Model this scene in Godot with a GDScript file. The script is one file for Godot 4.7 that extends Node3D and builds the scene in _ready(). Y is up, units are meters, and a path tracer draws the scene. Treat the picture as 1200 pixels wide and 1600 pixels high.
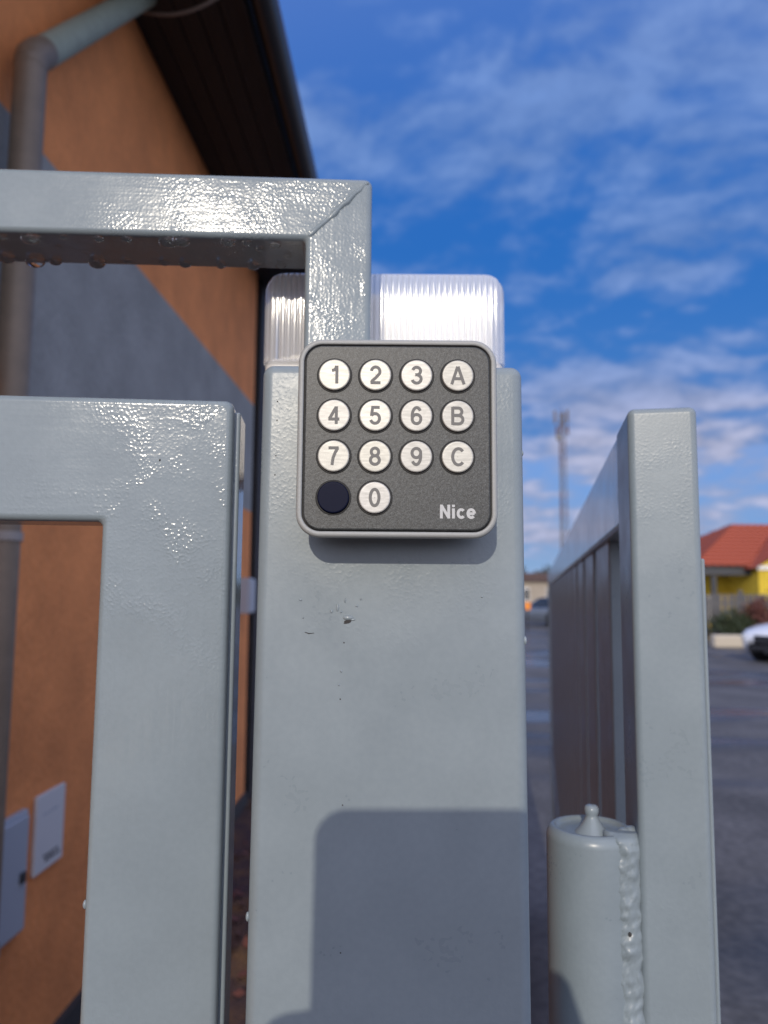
extends Node3D

const EYE := Vector3(0.0, 1.4, 0.0)
const SUN_TOWARDS := Vector3(-0.132, 0.385, 1.0)      # from the scene to the sun

var rng := RandomNumberGenerator.new()
var M := {}                                             # materials by plain name
var used := {}


func _ready() -> void:
	rng.seed = 7
	camera_and_sky()
	make_materials()
	setting()
	house()
	gate_post()
	overhead_frame()
	wicket_gate()
	swing_gate()
	keypad()
	gate_lamp()
	far_background()
	photographer()


# ------------------------------------------------------------------ camera, sky, sun, exposure
func camera_and_sky() -> void:
	var cam := Camera3D.new()
	cam.name = "camera"
	cam.fov = 67.38
	cam.near = 0.02
	cam.far = 3000.0
	var lens := CameraAttributesPhysical.new()
	lens.frustum_focal_length = 18.0
	lens.frustum_focus_distance = 0.278
	lens.frustum_near = 0.02
	lens.frustum_far = 3000.0
	lens.exposure_aperture = 8.2
	cam.attributes = lens
	add_child(cam)
	cam.position = EYE
	cam.rotation = Vector3(deg_to_rad(5.95), 0, deg_to_rad(0.44))
	cam.fov = 67.38
	var env := Environment.new()
	env.background_mode = Environment.BG_SKY
	var sky := Sky.new()
	var pano := PanoramaSkyMaterial.new()
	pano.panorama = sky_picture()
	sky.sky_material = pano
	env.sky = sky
	env.tonemap_mode = Environment.TONE_MAPPER_LINEAR
	env.tonemap_exposure = 1.0
	env.sdfgi_enabled = true
	env.ssao_enabled = true
	env.ssil_enabled = true
	var we := WorldEnvironment.new()
	we.name = "environment"
	we.environment = env
	add_child(we)
	var sun := DirectionalLight3D.new()
	sun.name = "sun"
	sun.light_energy = 0.685
	sun.light_color = Color(1.0, 0.955, 0.88)
	sun.light_angular_distance = 0.53
	sun.shadow_enabled = true
	add_child(sun)
	sun.look_at_from_position(SUN_TOWARDS * 10.0, Vector3.ZERO, Vector3.UP)


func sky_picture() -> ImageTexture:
	var w := 2048
	var h := 1024
	var im := Image.create_empty(w, h, false, Image.FORMAT_RGBF)
	var big := noise(11, 1.0, 4, 0.55)
	var fine := noise(23, 1.0, 5, 0.6)
	var warp := noise(5, 1.0, 2, 0.5)
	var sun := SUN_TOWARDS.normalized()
	for j in h:
		var el := PI * (0.5 - (j + 0.5) / h)
		var y := sin(el)
		var c := cos(el)
		if j > h / 2 + 2:
			for i in w:
				im.set_pixel(i, j, Color(0.11, 0.115, 0.13))
			continue
		y = maxf(y, 0.0)
		var k := pow(1.0 - y, 3.2)
		var k2 := pow(1.0 - y, 9.0)
		for i in w:
			var a := ((i + 0.5) / w - 0.5) * TAU
			var d := Vector3(-sin(a) * c, y, cos(a) * c)
			var r := lerpf(0.009, 0.10, k) + 0.22 * k2
			var g := lerpf(0.120, 0.31, k) + 0.16 * k2
			var b := lerpf(0.49, 0.67, k) + 0.02 * k2
			# thin broken cloud on a high level plane
			var q := 1.35 / (y + 0.30)
			var px := d.x * q
			var pz := d.z * q
			var wx := warp.get_noise_2d(px * 1.3, pz * 1.3) * 0.07
			var wz := warp.get_noise_2d(px * 1.3 + 40.0, pz * 1.3) * 0.07
			var n := big.get_noise_2d((px + wx) * 1.0 + pz * 0.30 + 3.0, (pz + wz) * 1.7 - px * 0.45)
			var m := fine.get_noise_2d((px + wx) * 4.0 + 9.0 + pz * 1.0, (pz + wz) * 5.8 - px * 1.5)
			var s := clampf(n * 1.05 + m * 0.78 + 0.42, 0.0, 1.0)
			s = s * s * (3.0 - 2.0 * s) * (0.42 + 0.34 * k)
			# a long bank of pale cloud low over the horizon
			var bank := smoothstep(0.02, 0.09, y) * (1.0 - smoothstep(0.16, 0.30, y))
			s = clampf(s + bank * clampf(n * 0.9 + m * 0.45 + 0.42, 0.0, 1.0) * 0.55, 0.0, 0.92)
			var shade := 0.80 + 0.45 * clampf(m + 0.35, 0.0, 1.0)
			r = lerpf(r, (lerpf(0.20, 0.34, clampf(k * 2.2, 0.0, 1.0)) + 0.10 * bank) * shade, s)
			g = lerpf(g, (lerpf(0.34, 0.40, clampf(k * 2.2, 0.0, 1.0)) + 0.06 * bank) * shade, s)
			b = lerpf(b, 0.63 * shade, s)
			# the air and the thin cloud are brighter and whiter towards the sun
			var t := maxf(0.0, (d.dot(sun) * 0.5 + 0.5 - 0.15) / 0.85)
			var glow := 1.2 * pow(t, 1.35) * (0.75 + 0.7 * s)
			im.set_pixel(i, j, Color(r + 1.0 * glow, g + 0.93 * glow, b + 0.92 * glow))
	return ImageTexture.create_from_image(im)


# ------------------------------------------------------------------ textures and materials
func noise(seed_: int, freq: float, octaves := 1, gain := 0.5) -> FastNoiseLite:
	var n := FastNoiseLite.new()
	n.noise_type = FastNoiseLite.TYPE_SIMPLEX_SMOOTH
	n.seed = seed_
	n.frequency = freq
	n.fractal_type = FastNoiseLite.FRACTAL_FBM if octaves > 1 else FastNoiseLite.FRACTAL_NONE
	n.fractal_octaves = octaves
	n.fractal_gain = gain
	return n


func field(n: FastNoiseLite, w: int, h: int, to_w := 0, to_h := 0) -> PackedFloat32Array:
	# seamless noise from 0 to 1, stretched to another size where asked
	var im := n.get_seamless_image(w, h, false, false, 0.12, true)
	im.convert(Image.FORMAT_RF)
	if to_w:
		im.resize(to_w, to_h, Image.INTERPOLATE_CUBIC)
	return im.get_data().to_float32_array()


func grey_texture(a: PackedFloat32Array, w: int, h: int) -> ImageTexture:
	return ImageTexture.create_from_image(Image.create_from_data(w, h, false, Image.FORMAT_RF, a.to_byte_array()))


func lin(r: float, g: float, b: float) -> Color:
	return Color(r, g, b).linear_to_srgb()


func mat(called: String, color: Color, rough := 0.6, metal := 0.0) -> StandardMaterial3D:
	var m := StandardMaterial3D.new()
	m.resource_name = called
	m.albedo_color = color
	m.roughness = rough
	m.metallic = metal
	M[called] = m
	return m


func paint_relief(stroke: float, peel: float, wave: float, spot: float, seed_: int) -> ImageTexture:
	# brushed gloss paint; one unit of height is 0.5 mm, the sheet is 0.26 m a side
	var n := 1024
	var s1 := field(noise(seed_, 0.14, 2), n, 48, n, n)
	var s2 := field(noise(seed_ + 1, 0.05, 2), n, 96, n, n)
	var p1 := field(noise(seed_ + 2, 0.15, 2), n, n)
	var p2 := field(noise(seed_ + 3, 0.028, 2), n, n)
	var w1 := field(noise(seed_ + 4, 0.009, 2), n, n)
	var patch := field(noise(seed_ + 5, 0.008, 2), n, n)
	var out := PackedFloat32Array()
	out.resize(n * n)
	for i in n * n:
		var k := clampf((patch[i] - 0.28) * 2.0, 0.30, 1.0)
		# the brush left the paint rougher along one belt of the sheet
		k *= 0.10 + 0.90 * smoothstep(0.0, 1.0, 1.0 - absf(float(i / n) / n - 0.5) * 2.0 * 1.15)
		var q := maxf(0.0, p1[i] - 0.62)
		out[i] = stroke * (s1[i] * 0.5 + s2[i] * 0.8) * (0.22 + 0.78 * k) + k * peel * (p1[i] * 0.62 + p2[i] * 0.25) + wave * w1[i] + spot * q * k
	return grey_texture(out, n, n)


func make_materials() -> void:
	var size := 1.0 / 0.26
	var rough_relief := paint_relief(0.18, 0.40, 0.12, 0.5, 100)
	var calm_relief := paint_relief(0.08, 0.16, 0.10, 0.25, 200)
	var n := 1024
	var a := field(noise(31, 0.006, 3), n, n)
	var b := field(noise(32, 0.07, 2), n, n)
	var im := Image.create_empty(n, n, false, Image.FORMAT_RGB8)
	var ro := PackedFloat32Array()
	ro.resize(n * n)
	for i in n * n:
		var v := 0.95 + 0.035 * a[i] + 0.025 * (b[i] - 0.5)
		im.set_pixel(i % n, i / n, Color(v, v, v))
		ro[i] = clampf(0.78 + 0.3 * (a[i] - 0.5) + 0.15 * (b[i] - 0.5), 0.2, 1.0)
	var tone := ImageTexture.create_from_image(im)
	var gloss := grey_texture(ro, n, n)
	for d in [["grey_paint_brushed", rough_relief, 0.05, 0.21], ["grey_paint_smooth", calm_relief, 0.05, 0.42]]:
		var m := mat(d[0], lin(0.244, 0.291, 0.320), d[3])
		m.albedo_texture = tone
		m.roughness_texture = gloss
		m.heightmap_enabled = true
		m.heightmap_texture = d[1]
		m.heightmap_scale = d[2]
		m.metallic_specular = 0.46
		m.uv1_scale = Vector3(size, size, size)
	var gp := mat("grey_paint_gloss", lin(0.250, 0.295, 0.324), 0.16)
	gp.heightmap_enabled = true
	gp.heightmap_texture = calm_relief
	gp.heightmap_scale = 0.05
	gp.uv1_scale = Vector3(size, size, size)
	# keypad
	var c1 := field(noise(41, 0.5, 2), 512, 512)
	var c2 := field(noise(42, 0.12, 2), 512, 512)
	var ks := PackedFloat32Array()
	ks.resize(512 * 512)
	var ki := Image.create_empty(512, 512, false, Image.FORMAT_RGB8)
	for i in 512 * 512:
		ks[i] = rng.randf() * 0.15 + c1[i] * 0.4 + c2[i] * 0.5
		var v := clampf(0.66 + 0.55 * (rng.randf() - 0.5) + 0.45 * (c1[i] - 0.45) + 0.2 * (c2[i] - 0.5), 0.2, 1.0)
		ki.set_pixel(i % 512, i / 512, Color(v, v, v))
	var grain := grey_texture(ks, 512, 512)
	var speck := ImageTexture.create_from_image(ki)
	for d in [["keypad_shell", lin(0.33, 0.34, 0.335), 0.5, 0.010, false], ["keypad_plate", lin(0.101, 0.110, 0.112), 0.46, 0.006, true]]:
		var m := mat(d[0], d[1], d[2])
		m.heightmap_enabled = true
		m.heightmap_texture = grain
		m.heightmap_scale = d[3]
		if d[4]:
			m.albedo_texture = speck
		m.uv1_triplanar = true
		m.uv1_scale = Vector3.ONE / 0.11
	mat("black_gap", lin(0.006, 0.006, 0.007), 0.6)
	var bs := field(noise(51, 0.06, 3), 48, 256, 256, 256)
	var bi := Image.create_empty(256, 256, false, Image.FORMAT_RGB8)
	for i in 256 * 256:
		var v := 0.90 + 0.16 * (bs[i] - 0.5)
		bi.set_pixel(i % 256, i / 256, Color(v, v, v * 0.99))
	var steel := mat("button_metal", lin(0.64, 0.63, 0.61), 0.42, 0.2)
	steel.albedo_texture = ImageTexture.create_from_image(bi)
	steel.uv1_triplanar = true
	steel.uv1_scale = Vector3.ONE / 0.02
	mat("button_blank", lin(0.004, 0.006, 0.022), 0.45).metallic_specular = 0.2
	mat("button_print", lin(0.15, 0.146, 0.14), 0.6)
	mat("logo_print", lin(0.50, 0.51, 0.51), 0.55)
	# lamp
	var pane := mat("lamp_cover", Color(0.97, 0.97, 0.97, 0.34), 0.08)
	pane.transparency = BaseMaterial3D.TRANSPARENCY_ALPHA
	mat("lamp_white", lin(0.88, 0.88, 0.86), 0.3)
	mat("lamp_base", lin(0.66, 0.65, 0.63), 0.4)
	var water := mat("water", Color(1, 1, 1, 0.0), 0.02)
	water.refraction_enabled = true
	water.refraction_scale = 0.033
	# house
	var plaster := field(noise(61, 0.09, 3), 512, 512)
	var stain := field(noise(62, 0.008, 4, 0.6), 512, 512)
	var pi := Image.create_empty(512, 512, false, Image.FORMAT_RGB8)
	for i in 512 * 512:
		var v := 0.90 + 0.12 * (stain[i] - 0.5) + 0.05 * (plaster[i] - 0.5)
		pi.set_pixel(i % 512, i / 512, Color(v, v, v))
	var pt := ImageTexture.create_from_image(pi)
	var ph := grey_texture(plaster, 512, 512)
	for d in [["orange_plaster", lin(0.95, 0.34, 0.11)], ["grey_plaster", lin(0.37, 0.37, 0.355)], ["yellow_plaster", lin(0.80, 0.57, 0.05)], ["beige_plaster", lin(0.42, 0.36, 0.29)]]:
		var m := mat(d[0], d[1], 0.9)
		m.albedo_texture = pt
		m.heightmap_enabled = true
		m.heightmap_texture = ph
		m.heightmap_scale = 0.25
		m.uv1_triplanar = true
		m.uv1_scale = Vector3.ONE / 1.6
	mat("plinth", lin(0.045, 0.042, 0.042), 0.9)
	grained("dark_timber", lin(0.018, 0.013, 0.011), 0.65)
	grained("shed_timber", lin(0.055, 0.048, 0.05), 0.7)
	grained("fence_timber", lin(0.17, 0.165, 0.17), 0.8)
	mat("dark_metal", lin(0.02, 0.019, 0.02), 0.4)
	var cop := mat("aged_pipe", lin(0.26, 0.20, 0.145), 0.5, 0.1)
	cop.albedo_texture = pt
	cop.uv1_triplanar = true
	cop.uv1_scale = Vector3.ONE / 0.35
	var ver := mat("green_pipe", lin(0.36, 0.40, 0.31), 0.65, 0.0)
	ver.albedo_texture = pt
	ver.uv1_triplanar = true
	ver.uv1_scale = Vector3.ONE / 0.3
	mat("cabinet_metal", lin(0.40, 0.44, 0.50), 0.4)
	mat("notice_white", lin(0.66, 0.66, 0.66), 0.5)
	mat("notice_ink", lin(0.05, 0.05, 0.055), 0.7)
	mat("cable_grey", lin(0.30, 0.27, 0.25), 0.5)
	# ground
	var g1 := field(noise(71, 0.20, 3, 0.6), n, n)
	var g2 := field(noise(72, 0.010, 4, 0.55), n, n)
	var g3 := field(noise(73, 0.0065, 3, 0.5), 256, n, n, n)
	var gi := Image.create_empty(n, n, false, Image.FORMAT_RGB8)
	var gr := PackedFloat32Array()
	gr.resize(n * n)
	for i in n * n:
		var wet := clampf((g3[i] - 0.50) * 4.5, 0.0, 1.0)
		var v := (0.80 + 0.34 * (g1[i] - 0.5) + 0.30 * (g2[i] - 0.5)) * (1.0 - 0.25 * wet)
		gi.set_pixel(i % n, i / n, Color(v, v, v))
		gr[i] = lerpf(0.85, 0.22, wet) + 0.1 * (g1[i] - 0.5)
	var asphalt := mat("asphalt", lin(0.155, 0.150, 0.155), 1.0)
	asphalt.albedo_texture = ImageTexture.create_from_image(gi)
	asphalt.roughness_texture = grey_texture(gr, n, n)
	asphalt.heightmap_enabled = true
	asphalt.heightmap_texture = grey_texture(g1, n, n)
	asphalt.heightmap_scale = 0.3
	asphalt.uv1_scale = Vector3.ONE / 14.0
	var fc := mat("added_ground", lin(0.13, 0.125, 0.12), 0.95)  # dull surface for the unseen ground added behind the camera
	fc.albedo_texture = asphalt.albedo_texture
	fc.metallic_specular = 0.2
	fc.uv1_scale = Vector3.ONE / 5.0
	var si := Image.create_empty(n, n, false, Image.FORMAT_RGB8)
	for i in n * n:
		var v := g1[i]
		var u := g2[i]
		si.set_pixel(i % n, i / n, Color(0.34 + 0.42 * (v - 0.5) + 0.3 * (u - 0.5), 0.25 + 0.36 * (v - 0.5) + 0.22 * (u - 0.5), 0.21 + 0.30 * (v - 0.5)))
	var soil := mat("soil", Color(1, 1, 1), 0.95)
	soil.albedo_texture = ImageTexture.create_from_image(si)
	soil.heightmap_enabled = true
	soil.heightmap_texture = grey_texture(g1, n, n)
	soil.heightmap_scale = 2.0
	soil.uv1_scale = Vector3.ONE / 3.0
	var gd := mat("field_grass", lin(0.055, 0.065, 0.03), 0.95)
	gd.albedo_texture = ImageTexture.create_from_image(gi)
	gd.uv1_scale = Vector3.ONE / 30.0
	# far things
	mat("roof_tile", lin(0.34, 0.072, 0.032), 0.75)
	mat("brown_tile", lin(0.10, 0.06, 0.045), 0.8)
	mat("eave_grey", lin(0.05, 0.052, 0.058), 0.6)
	mat("concrete", lin(0.50, 0.44, 0.35), 0.9)
	mat("window_glass", lin(0.02, 0.024, 0.03), 0.08)
	mat("window_white", lin(0.75, 0.75, 0.74), 0.5)
	var cw := mat("car_white", lin(0.72, 0.74, 0.78), 0.35)
	cw.clearcoat_enabled = true
	cw.clearcoat = 0.8
	cw.clearcoat_roughness = 0.06
	var cb := mat("car_silver", lin(0.16, 0.18, 0.21), 0.35, 0.3)
	cb.clearcoat_enabled = true
	cb.clearcoat = 0.8
	cb.clearcoat_roughness = 0.06
	mat("tyre", lin(0.012, 0.012, 0.013), 0.85)
	mat("rim", lin(0.45, 0.46, 0.48), 0.3, 0.8)
	mat("black_plastic", lin(0.014, 0.014, 0.016), 0.5)
	mat("lamp_glass", lin(0.55, 0.57, 0.60), 0.08, 0.3)
	mat("tail_red", lin(0.75, 0.28, 0.28), 0.2)
	mat("orange_plastic", lin(0.75, 0.24, 0.02), 0.5)
	mat("mast_red", lin(0.11, 0.05, 0.045), 0.6)
	mat("mast_white", lin(0.18, 0.175, 0.18), 0.6)
	mat("antenna_grey", lin(0.15, 0.125, 0.125), 0.6)
	for d in [["hedge_leaf", lin(0.035, 0.05, 0.022)], ["russet_leaf", lin(0.13, 0.045, 0.035)], ["wood_leaf", lin(0.05, 0.052, 0.035)]]:
		var m := mat(d[0], d[1], 0.8)
		m.backlight_enabled = true
		m.backlight = Color(0.12, 0.12, 0.08)
		m.cull_mode = BaseMaterial3D.CULL_DISABLED
	mat("bark", lin(0.07, 0.055, 0.045), 0.9)
	# photographer
	mat("skin", lin(0.50, 0.28, 0.20), 0.5)
	mat("sleeve", lin(0.03, 0.035, 0.05), 0.9)
	mat("phone_black", lin(0.012, 0.012, 0.014), 0.25)
	mat("phone_glass", lin(0.01, 0.012, 0.015), 0.05)


func grained(called: String, color: Color, rough: float) -> void:
	var w := field(noise(called.length() + 80, 0.07, 3), 256, 16, 256, 256)
	var im := Image.create_empty(256, 256, false, Image.FORMAT_RGB8)
	for i in 256 * 256:
		var v := 0.80 + 0.4 * (w[i] - 0.5)
		im.set_pixel(i % 256, i / 256, Color(v, v, v))
	var m := mat(called, color, rough)
	m.albedo_texture = ImageTexture.create_from_image(im)
	m.heightmap_enabled = true
	m.heightmap_texture = grey_texture(w, 256, 256)
	m.heightmap_scale = 0.15
	m.uv1_triplanar = true
	m.uv1_scale = Vector3(2.5, 2.5, 2.5)


# ------------------------------------------------------------------ building blocks
func numbered(called: String) -> String:
	var n: int = used.get(called, 0)
	used[called] = n + 1
	return called if n == 0 else "%s_%03d" % [called, n]


func thing(called: String, label: String, category: String, at := Vector3.ZERO, turn := 0.0, group := "") -> Node3D:
	var o := Node3D.new()
	o.name = numbered(called)
	add_child(o)
	o.position = at
	o.rotation.y = turn
	tag(o, label, category, group)
	return o


func tag(o: Node3D, label: String, category: String, group := "") -> void:
	o.set_meta("label", label)
	o.set_meta("category", category)
	if group:
		o.set_meta("group", group)


func part(called: String, mesh: Mesh, material: Material, parent: Node = self, at := Vector3.ZERO, turn := Vector3.ZERO) -> MeshInstance3D:
	var o := MeshInstance3D.new()
	if parent == self:
		o.name = numbered(called)
	else:
		var k := 0
		var full := called
		while parent.has_node(NodePath(full)):
			k += 1
			full = "%s_%03d" % [called, k]
		o.name = full
	o.mesh = mesh
	o.material_override = material
	parent.add_child(o, true)
	o.position = at
	o.rotation = turn
	return o


func structure(called: String, mesh: Mesh, material: Material, at := Vector3.ZERO) -> MeshInstance3D:
	var o := part(called, mesh, material, self, at)
	o.set_meta("kind", "structure")
	return o


func begin() -> SurfaceTool:
	var st := SurfaceTool.new()
	st.begin(Mesh.PRIMITIVE_TRIANGLES)
	return st


func tri(st: SurfaceTool, p: Array, n: Array, uv: Array) -> void:
	var order := [0, 1, 2]
	var face: Vector3 = (p[1] - p[0]).cross(p[2] - p[0])
	if face.dot(n[0] + n[1] + n[2]) > 0.0:      # front faces run clockwise
		order = [0, 2, 1]
	for k in order:
		st.set_normal(n[k])
		st.set_uv(uv[k])
		st.add_vertex(p[k])


func quad(st: SurfaceTool, p: Array, n: Array, uv: Array) -> void:
	tri(st, [p[0], p[1], p[2]], [n[0], n[1], n[2]], [uv[0], uv[1], uv[2]])
	tri(st, [p[0], p[2], p[3]], [n[0], n[2], n[3]], [uv[0], uv[2], uv[3]])


func flat(st: SurfaceTool, a: Vector3, b: Vector3, c: Vector3, d: Vector3, n: Vector3) -> void:
	var ax := absf(n.x)
	var ay := absf(n.y)
	var uv := []
	for v in [a, b, c, d]:
		uv.append(Vector2(v.x, v.z) if ay > 0.6 else Vector2(v.z, v.y) if ax > 0.6 else Vector2(v.x, v.y))
	quad(st, [a, b, c, d], [n, n, n, n], uv)


# a box of that size round its centre, every edge rounded; its texture runs along y, in metres
func rbox(size: Vector3, r: float, seg := 3, shift := Vector2.ZERO) -> ArrayMesh:
	var st := begin()
	add_rbox(st, Transform3D(), size, r, seg, shift)
	return st.commit()


func add_rbox(st: SurfaceTool, t: Transform3D, size: Vector3, r: float, seg := 3, shift := Vector2.ZERO) -> void:
	var h := size * 0.5
	r = minf(r, minf(h.x, minf(h.y, h.z)) * 0.98)
	var steps := []
	for axis in 3:
		var a := []
		var half: float = h[axis]
		for k in seg + 1:
			a.append(-(half - r) - r * tan(PI / 4 * (1.0 - float(k) / seg)))
		for k in seg + 1:
			a.append((half - r) + r * tan(PI / 4 * float(k) / seg))
		steps.append(a)
	for axis in 3:
		var u := (axis + 1) % 3
		var v := (axis + 2) % 3
		for side in [-1.0, 1.0]:
			for i in steps[u].size() - 1:
				for j in steps[v].size() - 1:
					var ps := []
					var ns := []
					var uvs := []
					for c in [[i, j], [i + 1, j], [i + 1, j + 1], [i, j + 1]]:
						var p := Vector3.ZERO
						p[axis] = side * h[axis]
						p[u] = steps[u][c[0]]
						p[v] = steps[v][c[1]]
						var inner := Vector3(clampf(p.x, -h.x + r, h.x - r), clampf(p.y, -h.y + r, h.y - r), clampf(p.z, -h.z + r, h.z - r))
						var nn := (p - inner).normalized()
						var q := inner + nn * r
						ps.append(t * q)
						ns.append((t.basis * nn).normalized())
						uvs.append(shift + (Vector2(q.z, q.y) if axis == 0 else Vector2(q.x, q.z) if axis == 1 else Vector2(q.x, q.y)))
					quad(st, ps, ns, uvs)


func add_box(st: SurfaceTool, lo: Vector3, hi: Vector3) -> void:
	var c := []
	for k in 8:
		c.append(Vector3(hi.x if k & 1 else lo.x, hi.y if k & 2 else lo.y, hi.z if k & 4 else lo.z))
	for f in [[0, 1, 3, 2, Vector3.FORWARD], [4, 5, 7, 6, Vector3.BACK], [0, 2, 6, 4, Vector3.LEFT], [1, 3, 7, 5, Vector3.RIGHT], [0, 1, 5, 4, Vector3.DOWN], [2, 3, 7, 6, Vector3.UP]]:
		flat(st, c[f[0]], c[f[1]], c[f[2]], c[f[3]], f[4])


func box(lo: Vector3, hi: Vector3) -> ArrayMesh:
	var st := begin()
	add_box(st, lo, hi)
	return st.commit()


# a sheet through rows of points; round = each row closes on itself
func add_grid(st: SurfaceTool, rows: Array, round_ := false, inside := false) -> void:
	var nr := rows.size()
	var nc: int = rows[0].size()
	var mid := Vector3.ZERO
	for row in rows:
		for p in row:
			mid += p
	mid /= nr * nc
	var normals := []
	var lean := 0.0
	for i in nr:
		var line := PackedVector3Array()
		for j in nc:
			var up: Vector3 = rows[mini(i + 1, nr - 1)][j] - rows[maxi(i - 1, 0)][j]
			var along: Vector3 = (rows[i][(j + 1) % nc] - rows[i][(j + nc - 1) % nc]) if round_ else (rows[i][mini(j + 1, nc - 1)] - rows[i][maxi(j - 1, 0)])
			var nn := up.cross(along)
			if nn.length() < 1e-14 and i > 0 and normals.size():
				nn = normals[i - 1][j]
			nn = nn.normalized()
			line.append(nn)
			lean += nn.dot(rows[i][j] - mid)
		normals.append(line)
	var sgn := -1.0 if (lean < 0.0) != inside else 1.0
	for i in nr - 1:
		for j in (nc if round_ else nc - 1):
			var k := (j + 1) % nc
			var ps := [rows[i][j], rows[i][k], rows[i + 1][k], rows[i + 1][j]]
			var ns := [normals[i][j] * sgn, normals[i][k] * sgn, normals[i + 1][k] * sgn, normals[i + 1][j] * sgn]
			var uvs := []
			for q in ps.size():
				uvs.append(Vector2(ps[q].x + ps[q].z, ps[q].y))
			quad(st, ps, ns, uvs)


func add_fan(st: SurfaceTool, ring: PackedVector3Array, n: Vector3) -> void:
	var mid := Vector3.ZERO
	for p in ring:
		mid += p
	mid /= ring.size()
	for j in ring.size():
		var a := ring[j]
		var b := ring[(j + 1) % ring.size()]
		tri(st, [mid, a, b], [n, n, n], [Vector2(mid.x, mid.y), Vector2(a.x, a.y), Vector2(b.x, b.y)])


# profile points (radius, height) turned round y
func lathe(profile: Array, seg := 40) -> ArrayMesh:
	var st := begin()
	var rows := []
	for p in profile:
		var row := PackedVector3Array()
		for k in seg:
			var a := TAU * k / seg
			row.append(Vector3(cos(a) * p[0], p[1], sin(a) * p[0]))
		rows.append(row)
	add_grid(st, rows, true)
	return st.commit()


func rounded_square(hx: float, hy: float, r: float, z: float, seg := 8) -> PackedVector3Array:
	var out := PackedVector3Array()
	r = maxf(r, 0.0002)
	for c in [[1, 1, 0.0], [-1, 1, 0.5], [-1, -1, 1.0], [1, -1, 1.5]]:
		for k in seg + 1:
			var a: float = PI * (c[2] + 0.5 * k / seg)
			out.append(Vector3(c[0] * (hx - r) + cos(a) * r, c[1] * (hy - r) + sin(a) * r, z))
	return out


func add_tube(st: SurfaceTool, path: Array, radii: Array, seg := 12, caps := true) -> void:
	var rows := []
	var side := Vector3.ZERO
	for i in path.size():
		var d: Vector3 = (path[mini(i + 1, path.size() - 1)] - path[maxi(i - 1, 0)]).normalized()
		if side == Vector3.ZERO:
			side = d.cross(Vector3.UP if absf(d.y) < 0.9 else Vector3.RIGHT).normalized()
		side = (side - d * side.dot(d)).normalized()
		var up := d.cross(side)
		var row := PackedVector3Array()
		for k in seg:
			var a := TAU * k / seg
			row.append(path[i] + (side * cos(a) + up * sin(a)) * radii[mini(i, radii.size() - 1)])
		rows.append(row)
	add_grid(st, rows, true)
	if caps:
		add_fan(st, rows[0], (path[0] - path[1]).normalized())
		add_fan(st, rows[-1], (path[-1] - path[-2]).normalized())


func tube(path: Array, radii: Array, seg := 12) -> ArrayMesh:
	var st := begin()
	add_tube(st, path, radii, seg)
	return st.commit()


func ellipsoid(st: SurfaceTool, c: Vector3, r: Vector3, seg := 12, rings := 8) -> void:
	var rows := []
	for i in rings + 1:
		var v := PI * i / rings
		var row := PackedVector3Array()
		for k in seg:
			var a := TAU * k / seg
			row.append(Vector3(sin(v) * cos(a), cos(v), sin(v) * sin(a)))
		rows.append(row)
	for i in rings:
		for j in seg:
			var ns := [rows[i][j], rows[i][(j + 1) % seg], rows[i + 1][(j + 1) % seg], rows[i + 1][j]]
			var ps := []
			var nn := []
			for q in ns:
				ps.append(c + q * r)
				nn.append((q / r).normalized())
			quad(st, ps, nn, [Vector2.ZERO, Vector2.ZERO, Vector2.ZERO, Vector2.ZERO])


# a square tube standing (or lying) along its own y axis
func bar(called: String, parent: Node, lo: Vector3, hi: Vector3, material: Material, r := 0.0025, along := -1.0) -> MeshInstance3D:
	var size := hi - lo
	var mid := (lo + hi) * 0.5
	var shift := Vector2(rng.randf() * 0.26, rng.randf() * 0.26)
	if along >= 0.0:
		shift.y = along
	if size.x > size.y and size.x > size.z:
		return part(called, rbox(Vector3(size.y, size.x, size.z), r, 3, shift), material, parent, mid, Vector3(0, 0, PI / 2))
	if size.z > size.y:
		return part(called, rbox(Vector3(size.x, size.z, size.y), r, 3, shift), material, parent, mid, Vector3(PI / 2, 0, 0))
	return part(called, rbox(size, r, 3, shift), material, parent, mid)


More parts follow.
